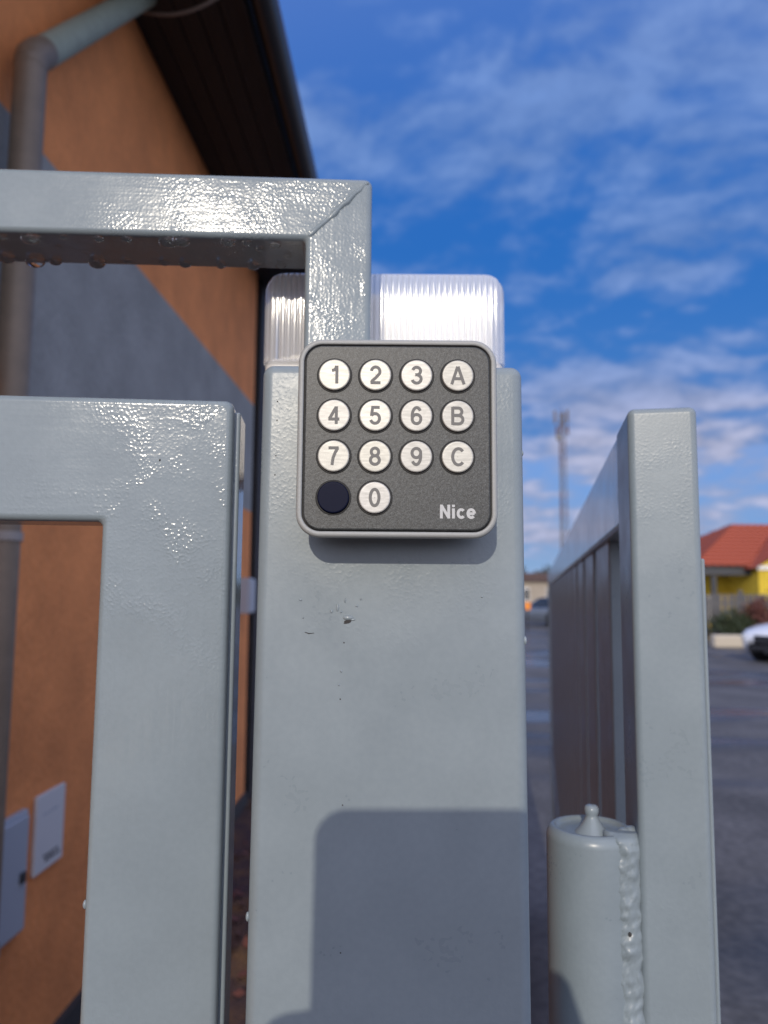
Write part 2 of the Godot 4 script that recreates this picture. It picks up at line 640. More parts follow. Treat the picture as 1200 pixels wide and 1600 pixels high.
# ------------------------------------------------------------------ ground
func setting() -> void:
	var st := begin()
	flat(st, Vector3(-60, 0, 30), Vector3(90, 0, 30), Vector3(90, 0, -70), Vector3(-60, 0, -70), Vector3.UP)
	structure("asphalt_yard", st.commit(), M.asphalt)
	st = begin()
	flat(st, Vector3(-900, -0.006, 500), Vector3(900, -0.006, 500), Vector3(900, -0.006, -1500), Vector3(-900, -0.006, -1500), Vector3.UP)
	structure("field_ground", st.commit(), M.field_grass)
	st = begin()
	flat(st, Vector3(-1.06, 0.006, -0.45), Vector3(-0.02, 0.006, -0.45), Vector3(-0.02, 0.006, -9.0), Vector3(-0.8, 0.006, -9.0), Vector3.UP)
	structure("soil_path", st.commit(), M.soil)
	st = begin()
	flat(st, Vector3(-1.05, 0.004, 9.0), Vector3(6.0, 0.004, 9.0), Vector3(6.0, 0.004, -0.2), Vector3(-1.05, 0.004, -0.2), Vector3.UP)
	structure("added_matte_ground", st.commit(), M.added_ground)  # unseen matte ground, added to keep wet glare out of the paint reflections
	st = begin()
	for k in 420:
		var z := -0.6 - rng.randf() * 7.0
		var x := rng.randf_range(-0.86, -0.06)
		var s := rng.randf_range(0.012, 0.035)
		var a := rng.randf() * TAU
		var d := Vector3(cos(a), rng.randf_range(-0.1, 0.4), sin(a)) * s
		var e := Vector3(-sin(a), rng.randf_range(0.0, 0.5), cos(a)) * s * 0.6
		var c := Vector3(x, 0.016 + s * 0.3, z)
		var nn := d.cross(e).normalized()
		flat(st, c - d, c - e, c + d, c + e, nn if nn.y > 0 else -nn)
	var litter := part("leaf_litter", st.commit(), M.russet_leaf)
	litter.set_meta("kind", "stuff")
	litter.set_meta("label", "fallen brown leaves scattered over the soil path beside the house")
	litter.set_meta("category", "leaves")


# ------------------------------------------------------------------ the orange house on the left
func house() -> void:
	var at := Vector3(-1.085, 0, 0)
	var turn := -0.034
	var h := thing("house", "orange rendered house with a grey painted band and dark overhanging eaves", "house", at, turn)
	part("wall", box(Vector3(-6, 0.0, -5.22), Vector3(0, 1.936, 1.1)), M.orange_plaster, h)
	part("painted_band", box(Vector3(-6, 1.936, -5.22), Vector3(0, 2.677, 1.1)), M.grey_plaster, h)
	part("wall", box(Vector3(-6, 2.677, -5.22), Vector3(0, 3.66, 1.1)), M.orange_plaster, h)
	part("plinth", box(Vector3(0.0, 0.0, -5.24), Vector3(0.022, 0.08, 1.1)), M.plinth, h)
	for k in 5:
		part("soffit_board", rbox(Vector3(0.083, 6.9, 0.022), 0.004, 2, Vector2(k * 0.3, 0)), M.dark_timber, h, Vector3(0.045 + k * 0.087, 3.625, -2.1), Vector3(PI / 2, 0, 0))
	part("fascia", box(Vector3(0.434, 3.60, -5.55), Vector3(0.453, 3.80, 1.35)), M.dark_timber, h)
	var st := begin()
	var rows := []
	for z in [-5.6, 1.4]:
		var row := PackedVector3Array()
		for k in 13:
			var a := PI + PI * k / 12.0
			row.append(Vector3(0.509 + 0.052 * cos(a), 3.67 + 0.056 * sin(a), z))
		for k in 13:
			var a := TAU - PI * k / 12.0
			row.append(Vector3(0.509 + 0.048 * cos(a), 3.67 + 0.052 * sin(a), z))
		rows.append(row)
	add_grid(st, rows, true)
	part("gutter", st.commit(), M.dark_metal, h)
	st = begin()
	for s in [[Vector3(0.50, 3.74, 0), Vector3(-3.0, 6.1, 0)], [Vector3(-6.6, 3.74, 0), Vector3(-3.0, 6.1, 0)]]:
		var lo: Vector3 = s[0]
		var hi: Vector3 = s[1]
		var nn := (hi - lo).cross(Vector3.BACK).normalized()
		if nn.y < 0:
			nn = -nn
		var a0 := lo + Vector3(0, 0, -5.6)
		var a1 := lo + Vector3(0, 0, 1.4)
		var b0 := hi + Vector3(0, 0, -5.6)
		var b1 := hi + Vector3(0, 0, 1.4)
		var t := nn * 0.07
		flat(st, a0 + t, a1 + t, b1 + t, b0 + t, nn)
		flat(st, a0, a1, b1, b0, -nn)
		flat(st, a0, a0 + t, b0 + t, b0, Vector3.FORWARD)
		flat(st, a1, a1 + t, b1 + t, b1, Vector3.BACK)
		flat(st, a0, a0 + t, a1 + t, a1, Vector3(signf(lo.x + 3.0), 0, 0))
	part("roof", st.commit(), M.brown_tile, h)
	for z in [-5.22, 1.1]:
		st = begin()
		var nn := Vector3(0, 0, signf(z))
		tri(st, [Vector3(-6, 3.66, z), Vector3(0, 3.66, z), Vector3(-3, 5.98, z)], [nn, nn, nn], [Vector2(0, 0), Vector2(6, 0), Vector2(3, 2)])
		part("gable", st.commit(), M.orange_plaster, h)

	var p := thing("downpipe", "weathered brown rain pipe with a greenish slanted top running down the orange wall", "rain pipe", at, turn)
	part("pipe", tube([Vector3(0.078, 0.02, -1.90), Vector3(0.078, 1.45, -1.90), Vector3(0.078, 2.79, -1.90)], [0.041], 28), M.aged_pipe, p)
	part("elbow", tube([Vector3(0.078, 2.765, -1.90), Vector3(0.078, 2.80, -1.905), Vector3(0.078, 2.835, -1.935), Vector3(0.078, 2.855, -1.96)], [0.0422], 28), M.aged_pipe, p)
	part("slanted_pipe", tube([Vector3(0.078, 2.84, -1.945), Vector3(0.080, 3.2, -2.28), Vector3(0.083, 3.64, -2.69)], [0.041], 28), M.green_pipe, p)
	for y in [1.53, 0.55]:
		part("bracket", tube([Vector3(0.078, y - 0.011, -1.90), Vector3(0.078, y + 0.011, -1.90)], [0.046], 28), M.cable_grey, p)

	var c := thing("meter_cabinet", "blue-grey metal meter cabinet with a black lock, on the orange wall beside a white notice", "cabinet", at, turn)
	part("body", rbox(Vector3(0.02, 0.325, 0.40), 0.004), M.cabinet_metal, c, Vector3(0.011, 0.627, -2.03))
	part("door", rbox(Vector3(0.012, 0.30, 0.37), 0.003), M.cabinet_metal, c, Vector3(0.026, 0.627, -2.03))
	part("lock", rbox(Vector3(0.012, 0.028, 0.024), 0.004), M.notice_ink, c, Vector3(0.036, 0.62, -2.185))
	var s := thing("notice_board", "pale grey notice plate with small dark print low on the orange wall", "notice", at, turn)
	part("plate", rbox(Vector3(0.012, 0.222, 0.18), 0.002), M.notice_white, s, Vector3(0.008, 0.69, -2.385))
	for r in [[0.045, 0.62, 0.004], [0.10, 0.607, 0.006], [-0.02, 0.742, 0.003]]:
		for k in 5:
			part("print", box(Vector3(0.0142, r[1] - r[2], -2.35 - r[0] * 0.2 - k * 0.020), Vector3(0.0147, r[1] + r[2] * (0.4 + rng.randf()), -2.338 - r[0] * 0.2 - k * 0.020)), M.notice_ink if r[2] > 0.003 else M.cabinet_metal, s)
	var b := thing("wall_box", "small grey box mounted on the orange wall near its far corner", "box", at, turn)
	part("body", rbox(Vector3(0.09, 0.22, 0.16), 0.006), M.cabinet_metal, b, Vector3(0.046, 1.37, -4.86))
	part("lid", rbox(Vector3(0.012, 0.20, 0.14), 0.004), M.cabinet_metal, b, Vector3(0.096, 1.37, -4.86))
	var w := []
	for k in 15:
		var t := k / 14.0
		w.append(Vector3(0.03 + 0.42 * t, 3.60 - 0.06 * sin(PI * t), -2.72 + 0.12 * t))
	tag(part("cable", tube(w, [0.006], 8), M.cable_grey), "thin grey cable sagging under the dark eaves", "cable")
	get_node("cable").position = at
	get_node("cable").rotation.y = turn

	var d := thing("shed", "dark timber shed standing behind the far corner of the orange house", "shed", at, turn)
	part("frame", box(Vector3(-3.0, 0.0, -8.2), Vector3(-0.02, 4.6, -5.35)), M.plinth, d)
	for k in 18:
		part("board", rbox(Vector3(0.025, 4.6, 0.145), 0.004, 2, Vector2(k * 0.21, k * 0.4)), M.shed_timber, d, Vector3(0.0, 2.31, -5.44 - k * 0.155))
	part("roof", box(Vector3(-3.2, 4.62, -8.4), Vector3(0.12, 4.70, -5.36)), M.dark_metal, d)


# ------------------------------------------------------------------ post, overhead frame and gates
func drip(parent: Node, at: Vector3, r: Vector3) -> void:
	var st := begin()
	ellipsoid(st, Vector3.ZERO, r, 14, 10)
	part("paint_drip", st.commit(), M.grey_paint_gloss, parent, at)


func gate_post() -> void:
	var o := thing("gate_post", "thick grey painted square steel post carrying the keypad", "post")
	o.rotation.x = -0.021
	o.position = Vector3(0, 1.47, -0.293) - o.basis * Vector3(0, 1.47, -0.293)
	part("tube", rbox(Vector3(0.1022, 1.489, 0.102), 0.0045, 4, Vector2(0.05, 0.2045)), M.grey_paint_smooth, o, Vector3(0.0029, 0.7445, -0.344))
	drip(o, Vector3(-0.0483, 1.2825, -0.2965), Vector3(0.0008, 0.0017, 0.0012))
	drip(o, Vector3(0.0537, 1.3822, -0.2960), Vector3(0.0008, 0.0017, 0.0012))
	drip(o, Vector3(0.0537, 1.4545, -0.2970), Vector3(0.0007, 0.0013, 0.0012))
	# a chip in the paint with its raised flake, and specks round it
	var st := begin()
	var ring := PackedVector3Array()
	for k in 14:
		var a := TAU * k / 14
		ring.append(Vector3(cos(a) * 0.0017 * (0.7 + 0.5 * rng.randf()), sin(a) * 0.0007 * (0.7 + 0.6 * rng.randf()), 0.00012))
	add_fan(st, ring, Vector3.BACK)
	part("paint_chip", st.commit(), M.plinth, o, Vector3(-0.0134, 1.3888, -0.293), Vector3(0, 0, 0.25))
	st = begin()
	ellipsoid(st, Vector3(-0.0132, 1.3903, -0.2932), Vector3(0.0022, 0.0010, 0.0009), 10, 8)
	ellipsoid(st, Vector3(-0.0114, 1.3896, -0.2932), Vector3(0.0012, 0.0005, 0.0006), 8, 6)
	part("paint_flake", st.commit(), M.grey_paint_gloss, o)
	st = begin()
	for q in [[-0.0172, 1.394, 0.0006, 0.0016, 0.5], [-0.0144, 1.3968, 0.0004, 0.0011, 0.9], [-0.0100, 1.3947, 0.0006, 0.0005, 0], [-0.0158, 1.3925, 0.0005, 0.0005, 0], [-0.0195, 1.3927, 0.0006, 0.0008, 0.3], [-0.0085, 1.3972, 0.0004, 0.0004, 0], [-0.0312, 1.3968, 0.0007, 0.0005, 0], [-0.030, 1.3902, 0.0004, 0.0004, 0], [0.0372, 1.3985, 0.0005, 0.0004, 0], [-0.0155, 1.3705, 0.0005, 0.0005, 0], [-0.0163, 1.3655, 0.0004, 0.0004, 0]]:
		ellipsoid(st, Vector3(q[0], q[1], -0.2931), Vector3(q[2], q[3], 0.0005), 8, 6)
	var specks := part("paint_speck", st.commit(), M.grey_paint_gloss, o)
	specks.set_meta("kind", "stuff")
	st = begin()
	for q in [[-0.0146, 1.381], [-0.0157, 1.3603], [-0.0143, 1.3225], [-0.0143, 1.2718], [-0.0418, 1.4735], [-0.0418, 1.466], [-0.0419, 1.452], [-0.0421, 1.4445]]:
		ellipsoid(st, Vector3(q[0], q[1], -0.2931), Vector3(0.00035, 0.00035, 0.0002), 8, 6)
	part("pinhole", st.commit(), M.plinth, o).set_meta("kind", "stuff")
	st = begin()
	add_tube(st, [Vector3(-0.0293, 1.3848, -0.2929), Vector3(-0.0278, 1.3843, -0.2929), Vector3(-0.0258, 1.3845, -0.2929)], [0.00012, 0.0002, 0.00008], 6)
	part("scratch", st.commit(), M.plinth, o)


func overhead_frame() -> void:
	var o := thing("overhead_frame", "grey square tube frame above the wicket gate with a mitred corner and water drops", "gate frame", Vector3(-0.0070, 0, -0.3605), deg_to_rad(2.5))
	var st := begin()
	part("frame", frame_mesh(Vector2(-1.052, 0.002), Vector2(0.0, 1.6035), 0.0325, 0.035, 0.003, Vector2(-0.11, 0.19)), M.grey_paint_brushed, o)
	# weld ridge in the mitre
	var path := []
	var rad := []
	for k in 15:
		var t := k / 14.0
		path.append(Vector3(-0.031 + 0.029 * t, 1.5725 + 0.029 * t + rng.randf_range(-0.0006, 0.0006), -0.0004))
		rad.append((0.0012 + 0.0008 * rng.randf()) * (1.0 if k < 13 else 0.4))
	part("weld_seam", tube(path, rad, 8), M.grey_paint_brushed, o)
	for k in 30:
		var front := k < 11
		var x := -0.046 - 0.0145 * k + rng.randf_range(-0.005, 0.005) if front else -0.044 - 0.0165 * (k - 11) + rng.randf_range(-0.006, 0.006) if k < 21 else -0.040 - 0.16 * rng.randf()
		var z := rng.randf_range(-0.0055, -0.0035) if front else rng.randf_range(-0.0325, -0.029) if k < 21 else rng.randf_range(-0.027, -0.009)
		var r := rng.randf_range(0.0017, 0.0034) if k < 21 else rng.randf_range(0.0008, 0.0015)
		st = begin()
		ellipsoid(st, Vector3.ZERO, Vector3(r * rng.randf_range(1.1, 1.7), r * rng.randf_range(0.75, 1.1), r), 16, 12)
		part("water_drop", st.commit(), M.water, o, Vector3(x, 1.5712 - r * 0.35, z))


func wicket_gate() -> void:
	var o := thing("wicket_gate", "grey painted open steel frame wicket gate hung between the orange house and the keypad post", "gate", Vector3(-0.0612, 0, -0.305), deg_to_rad(4.5))
	part("frame", frame_mesh(Vector2(-0.995, 0.12), Vector2(0.0, 1.4770), 0.0502, 0.022, 0.0028), M.grey_paint_brushed, o)
	bar("edge_strip", o, Vector3(-0.0010, 0.125, -0.0265), Vector3(0.0022, 1.4735, -0.0062), M.grey_paint_gloss, 0.0012)
	drip(o, Vector3(-0.0503, 1.282, -0.0025), Vector3(0.0009, 0.0017, 0.0012))
	var st := begin()
	ellipsoid(st, Vector3(-0.0285, 1.4517, 0.0), Vector3(0.0004, 0.0005, 0.0003), 8, 6)
	part("pinhole", st.commit(), M.plinth, o)


# four welded bars as one continuous frame; the brushed paint follows each bar
func frame_mesh(lo: Vector2, hi: Vector2, width: float, depth: float, r: float, shift := Vector2(0.0, 0.13)) -> ArrayMesh:
	var st := begin()
	var mid := (lo + hi) * 0.5
	var half := (hi - lo) * 0.5
	var rows := []
	var ups := []
	# (inset, z, how far the normal leans to the side, to the front)
	var steps := [[0.0, -depth, 1.0, 0.0], [0.0, -r, 1.0, 0.0]]
	for k in [0.3, 0.6, 0.85, 1.0]:
		var a: float = PI / 2 * k
		steps.append([r * (1.0 - cos(a)), -r * (1.0 - sin(a)), cos(a), sin(a)])
	for k in [1.0, 0.85, 0.6, 0.3, 0.0]:
		var a: float = PI / 2 * k
		steps.append([width - r * (1.0 - cos(a)), -r * (1.0 - sin(a)), -cos(a), sin(a)])
	steps.append([width, -depth, -1.0, 0.0])
	for q in steps:
		var ring := rounded_square(half.x - q[0], half.y - q[0], lerpf(0.0035, 0.0025, q[0] / width), q[1], 6)
		var flatr := rounded_square(1.0, 1.0, 0.5, 0.0, 6)
		var nn := PackedVector3Array()
		for k in ring.size():
			var c := Vector3(clampf(flatr[k].x, -0.5, 0.5), clampf(flatr[k].y, -0.5, 0.5), 0)
			nn.append(((flatr[k] - c).normalized() * q[2] + Vector3(0, 0, q[3])).normalized())
			ring[k] += Vector3(mid.x, mid.y, 0)
		rows.append(ring)
		ups.append(nn)
	for i in rows.size() - 1:
		for k in rows[0].size():
			var j: int = (k + 1) % rows[0].size()
			var p := [rows[i][k], rows[i][j], rows[i + 1][j], rows[i + 1][k]]
			var uv := []
			var side: int = int(k / 7)
			var lying: bool = (side == 0 or side == 2) and k % 7 == 6
			if k % 7 < 6:
				lying = (side == 0 or side == 2) == (k % 7 >= 3)
			for v in p:
				uv.append(Vector2(v.y + v.z + 0.07, v.x + shift.y) if lying else Vector2(v.x + v.z, v.y + shift.x))
			quad(st, p, [ups[i][k], ups[i][j], ups[i + 1][j], ups[i + 1][k]], uv)
	return st.commit()


func swing_gate() -> void:
	var o := thing("swing_gate", "grey painted swing gate of vertical bars standing open, hinge barrel at its near stile", "gate", Vector3(0.1193, 0, -0.370), -0.198)
	bar("stile", o, Vector3(0.0, 0.08, -0.058), Vector3(0.0322, 1.4908, 0.0), M.grey_paint_smooth, 0.0035, 0.23)
	bar("top_rail", o, Vector3(0.0008, 1.4375, -3.25), Vector3(0.0314, 1.4900, -0.056), M.grey_paint_brushed, 0.003)
	bar("bottom_rail", o, Vector3(0.0008, 0.08, -3.25), Vector3(0.0314, 0.13, -0.056), M.grey_paint_smooth, 0.003)
	bar("stile", o, Vector3(0.0, 0.08, -3.30), Vector3(0.0322, 1.4905, -3.245), M.grey_paint_smooth, 0.003)
	bar("lock_rail", o, Vector3(0.002, 0.70, -3.245), Vector3(0.0302, 0.74, -0.057), M.grey_paint_smooth, 0.003)
	bar("edge_plate", o, Vector3(0.0316, 0.20, -0.046), Vector3(0.0336, 1.417, -0.0016), M.grey_paint_smooth, 0.001)
	for k in 18:
		var z := -0.192 - 0.163 * k
		bar("bar", o, Vector3(0.006, 0.128, z - 0.122), Vector3(0.026, 1.439, z), M.grey_paint_smooth, 0.002)
	# hinge barrel with dished top, grease nipple and a lumpy weld to the stile
	var hx := -0.0205
	var hz := -0.017
	var r := 0.0213
	part("hinge_barrel", lathe([[0.0001, 1.10], [r - 0.002, 1.10], [r, 1.102], [r, 1.20], [r, 1.2815], [r - 0.0002, 1.2835], [r - 0.0012, 1.2856], [r - 0.0028, 1.2868], [r - 0.0042, 1.2869], [r - 0.0052, 1.2858], [r - 0.0064, 1.2846], [0.011, 1.2843], [0.0001, 1.2843]], 64), M.grey_paint_smooth, o, Vector3(hx, 0, hz))
	part("grease_nipple", lathe([[0.0086, 1.2836], [0.0078, 1.2850], [0.0060, 1.2868], [0.0046, 1.2886], [0.0036, 1.2903], [0.0030, 1.2916], [0.0028, 1.2924], [0.0032, 1.2933], [0.0035, 1.2945], [0.0034, 1.2958], [0.0028, 1.2968], [0.0016, 1.2973], [0.0001, 1.2974]], 32), M.grey_paint_gloss, o, Vector3(hx + 0.0005, 0, hz + 0.002))
	var lump := noise(301, 150.0, 3)
	var ripple := noise(302, 60.0, 2)
	var st := begin()
	var rows := []
	for i in 150:
		var y := 1.102 + 0.186 * i / 149.0
		var row := PackedVector3Array()
		for k in 25:
			var a := PI * k / 24.0
			var rr := 0.0092 + 0.0003 * sin(y * 1100.0 + cos(a) * 2.0 + 3.0 * ripple.get_noise_2d(y, 0.1)) + 0.0005 * lump.get_noise_3d(y * 2.6, cos(a) * 0.05, 1.0) + 0.0008 * lump.get_noise_3d(y, cos(a) * 0.02, 0.0) + 0.0010 * ripple.get_noise_2d(y * 1.5, 4.0 + a * 0.01)
			var drop := clampf((1.290 - y) / 0.004, 0.25, 1.0)
			row.append(Vector3(-0.0062 - cos(a) * (0.0086 + 0.0022 * ripple.get_noise_2d(y * 1.7, 20.0 + signf(cos(a)))) * (0.8 + 0.2 * drop) + 0.0012 * ripple.get_noise_2d(y, 9.0), y, -0.0082 + pow(sin(a), 0.75) * rr * drop))
		rows.append(row)
	add_grid(st, rows)
	add_fan(st, rows[-1], Vector3.UP)
	part("weld_bead", st.commit(), M.grey_paint_smooth, o)
	st = begin()
	for q in [[-0.0085, 1.2845, -0.009, 0.0042, 0.0028], [-0.005, 1.2858, -0.011, 0.0040, 0.0030], [-0.0020, 1.2862, -0.012, 0.0040, 0.0032], [-0.0115, 1.2838, -0.006, 0.0040, 0.0022], [-0.006, 1.2830, -0.005, 0.0040, 0.0035], [-0.013, 1.2842, -0.013, 0.0036, 0.0018]]:
		ellipsoid(st, Vector3(q[0], q[1], q[2]), Vector3(q[3], q[4], q[3]), 16, 12)
	part("weld_spatter", st.commit(), M.grey_paint_gloss, o)
	st = begin()
	ellipsoid(st, Vector3(-0.0050, 1.2448, 0.0012), Vector3(0.0008, 0.0011, 0.0008), 10, 8)
	part("weld_pinhole", st.commit(), M.plinth, o)


# ------------------------------------------------------------------ keypad
func keypad() -> void:
	var o := thing("keypad", "square grey entry keypad with round silver number and letter buttons on a dark plate", "keypad", Vector3(0.0045, 1.4549, -0.269))
	var hw := 0.0358
	var st := begin()
	var rows := []
	# from the wall outwards: (inset, height); the bowl flares, its rim is rounded, then the lip drops to the plate
	for q in [[0.0034, -0.0238], [0.0032, -0.0215], [0.0022, -0.0140], [0.0010, -0.0070], [0.0003, -0.0040], [0.0, -0.0024], [0.0001, -0.0013], [0.0003, -0.0006], [0.0007, -0.0001], [0.0012, 0.0], [0.0016, 0.0], [0.0020, -0.0001], [0.0022, -0.0004], [0.0022, -0.0016]]:
		rows.append(rounded_square(hw - q[0], hw + 0.0002 - q[0], 0.0088 - q[0], q[1], 10))
	add_grid(st, rows, true)
	part("housing", st.commit(), M.keypad_shell, o)
	st = begin()
	add_fan(st, rounded_square(hw - 0.0020, hw - 0.0018, 0.0068, -0.0013, 10), Vector3.BACK)
	part("gap", st.commit(), M.black_gap, o)
	st = begin()
	rows = []
	for q in [[0.0027, -0.0014], [0.0027, -0.0004], [0.0029, -0.0001], [0.0032, 0.0], [0.0034, 0.0]]:
		rows.append(rounded_square(hw - q[0], hw + 0.0002 - q[0], 0.0089 - q[0], q[1], 10))
	add_grid(st, rows, true)
	add_fan(st, rows[-1], Vector3.BACK)
	part("face_plate", st.commit(), M.keypad_plate, o)
	var signs := [["1", "2", "3", "A"], ["4", "5", "6", "B"], ["7", "8", "9", "C"], ["", "0"]]
	var cap := lathe([[0.0056, -0.001], [0.0056, 0.0009], [0.00555, 0.00115], [0.0054, 0.0013], [0.0052, 0.00135], [0.0050, 0.00135], [0.0001, 0.00135]], 48)
	var ring := lathe([[0.00535, 0.00004], [0.00605, 0.00016], [0.00615, 0.00016], [0.0063, 0.0001], [0.0064, -0.0001]], 48)
	for i in 4:
		for j in signs[i].size():
			var at := Vector3(-0.0181 + 0.0147 * j - 0.0045, 0.0222 - 0.0147 * i, 0.0)
			at.x += 0.0001 * (1.5 - j) * i * 0.4
			var metal: StandardMaterial3D = M.button_metal.duplicate()
			var worn := rng.randf_range(0.955, 1.0)
			metal.albedo_color = Color(metal.albedo_color.r * worn, metal.albedo_color.g * worn, metal.albedo_color.b * worn * rng.randf_range(0.97, 1.0))
			metal.roughness = rng.randf_range(0.40, 0.46)
			metal.uv1_offset = Vector3(rng.randf(), rng.randf(), rng.randf())
			var b := part("button", cap, metal if signs[i][j] else M.button_blank, o, at, Vector3(PI / 2, 0, 0))
			part("gap_ring", ring, M.black_gap, b)  # raised black ring; its colour stands in for the shaded gap round the button
			if signs[i][j]:
				var g := part("character", glyph(signs[i][j], 0.0065, 0.00108), M.button_print, b, Vector3(0, 0.00137, 0), Vector3(-PI / 2, 0, 0))
				g.set_meta("label", "grey %s printed on the button" % signs[i][j])
			else:
				b.set_meta("label", "blank dark blue-black button")
	var word := Node3D.new()
	word.name = "lettering"
	o.add_child(word, true)
	word.position = Vector3(0.0196 - 0.0045, -0.0290 + 0.00245, 0.00005)
	word.set_meta("label", "pale grey word in the lower corner of the dark plate")
	for q in [["N", 0.0019], ["i", 0.00485], ["c", 0.00745], ["e", 0.0111]]:
		part("letter", glyph(q[0], 0.0049, 0.00100), M.logo_print, word, Vector3(q[1], 0, 0))


func arc(cx: float, cy: float, rx: float, ry: float, from: float, to: float, n := 18) -> Array:
	var out := []
	for k in n + 1:
		var a := deg_to_rad(lerpf(from, to, float(k) / n))
		out.append(Vector2(cx + cos(a) * rx, cy + sin(a) * ry))
	return out


func strokes(c: String) -> Array:
	match c:
		"1": return [[Vector2(0.10, 0.735), Vector2(0.22, 0.755), Vector2(0.31, 0.83), Vector2(0.35, 0.99)], [Vector2(0.375, 0.0), Vector2(0.375, 1.0)]]
		"2": return [arc(0.30, 0.685, 0.235, 0.26, 172, -28) + [Vector2(0.30, 0.33), Vector2(0.12, 0.17), Vector2(0.075, 0.06)], [Vector2(0.02, 0.06), Vector2(0.57, 0.06)]]
		"3": return [arc(0.29, 0.735, 0.215, 0.21, 165, -90), [Vector2(0.21, 0.525), Vector2(0.30, 0.525)], arc(0.29, 0.29, 0.245, 0.235, 90, -165)]
		"4": return [[Vector2(0.43, 0.0), Vector2(0.43, 0.98)], [Vector2(0.42, 0.95), Vector2(0.055, 0.29)], [Vector2(0.0, 0.275), Vector2(0.60, 0.275)]]
		"5": return [[Vector2(0.54, 0.94), Vector2(0.155, 0.94), Vector2(0.095, 0.46)], arc(0.29, 0.325, 0.245, 0.27, 142, -162)]
		"6": return [arc(0.30, 0.31, 0.235, 0.255, 0, 360, 28), arc(0.31, 0.48, 0.245, 0.465, 195, 38)]
		"7": return [[Vector2(0.02, 0.94), Vector2(0.57, 0.94)], [Vector2(0.52, 0.93), Vector2(0.38, 0.68), Vector2(0.27, 0.38), Vector2(0.22, 0.0)]]
		"8": return [arc(0.30, 0.735, 0.20, 0.21, 0, 360, 28), arc(0.30, 0.285, 0.24, 0.235, 0, 360, 28)]
		"9": return [arc(0.28, 0.69, 0.235, 0.255, 0, 360, 28), arc(0.27, 0.52, 0.245, 0.465, 15, -142)]
		"0": return [arc(0.30, 0.5, 0.235, 0.445, 0, 360, 32)]
		"A": return [[Vector2(0.02, 0.0), Vector2(0.35, 1.0)], [Vector2(0.37, 1.0), Vector2(0.70, 0.0)], [Vector2(0.16, 0.32), Vector2(0.56, 0.32)]]
		"B": return [[Vector2(0.06, 0.0), Vector2(0.06, 1.0)], [Vector2(0.06, 0.94), Vector2(0.36, 0.94)] + arc(0.36, 0.735, 0.20, 0.205, 88, -88) + [Vector2(0.06, 0.53)], [Vector2(0.06, 0.525), Vector2(0.38, 0.525)] + arc(0.38, 0.292, 0.235, 0.233, 88, -88) + [Vector2(0.06, 0.06)]]
		"N": return [[Vector2(0.09, 0.0), Vector2(0.09, 1.0)], [Vector2(0.10, 0.93), Vector2(0.61, 0.07)], [Vector2(0.62, 0.0), Vector2(0.62, 1.0)]]
		"i": return [[Vector2(0.1, 0.0), Vector2(0.1, 0.73)], [Vector2(0.1, 0.83), Vector2(0.1, 1.0)]]
		"c": return [arc(0.30, 0.365, 0.225, 0.285, 42, 318, 24)]
		"e": return [[Vector2(0.10, 0.36), Vector2(0.545, 0.36)], arc(0.31, 0.365, 0.235, 0.285, 0, 318, 26)]
		"C": return [arc(0.37, 0.5, 0.315, 0.445, 42, 318, 30)]
	return []


# a printed character of that height, centred, as ribbons of even width with real edges
func glyph(c: String, height: float, width: float) -> ArrayMesh:
	var st := begin()
	var lines := strokes(c)
	var lo := INF
	var hi := -INF
	for l in lines:
		for p in l:
			lo = minf(lo, p.x)
			hi = maxf(hi, p.x)
	var mid := (lo + hi) * 0.5
	var n := 0
	for l in lines:
		var top := 0.00006 + 0.00001 * n
		n += 1
		var closed: bool = l[0].distance_to(l[-1]) < 0.001
		var left := []
		var right := []
		for k in l.size():
			var a: Vector2 = l[k] - l[k - 1] if k > 0 else (l[-1] - l[-2] if closed else l[1] - l[0])
			var b: Vector2 = l[k + 1] - l[k] if k < l.size() - 1 else (l[1] - l[0] if closed else l[-1] - l[-2])
			var t := (a.normalized() + b.normalized()).normalized()
			var side := Vector2(-t.y, t.x) * width * 0.5 / maxf(0.5, t.dot(b.normalized()))
			var p := Vector2((l[k].x - mid) * height, (l[k].y - 0.5) * height)
			left.append(p + side)
			right.append(p - side)
		for k in l.size() - 1:
			var q := [left[k], left[k + 1], right[k + 1], right[k]]
			var v := []
			var w := []
			for e in q:
				v.append(Vector3(e.x, e.y, top))
				w.append(Vector3(e.x, e.y, -0.0001))
			flat(st, v[0], v[1], v[2], v[3], Vector3.BACK)
			var s1 := Vector3(left[k].x - right[k].x, left[k].y - right[k].y, 0).normalized()
			quad(st, [v[0], v[1], w[1], w[0]], [s1, s1, s1, s1], [Vector2.ZERO, Vector2.ZERO, Vector2.ZERO, Vector2.ZERO])
			quad(st, [v[3], v[2], w[2], w[3]], [-s1, -s1, -s1, -s1], [Vector2.ZERO, Vector2.ZERO, Vector2.ZERO, Vector2.ZERO])
	return st.commit()


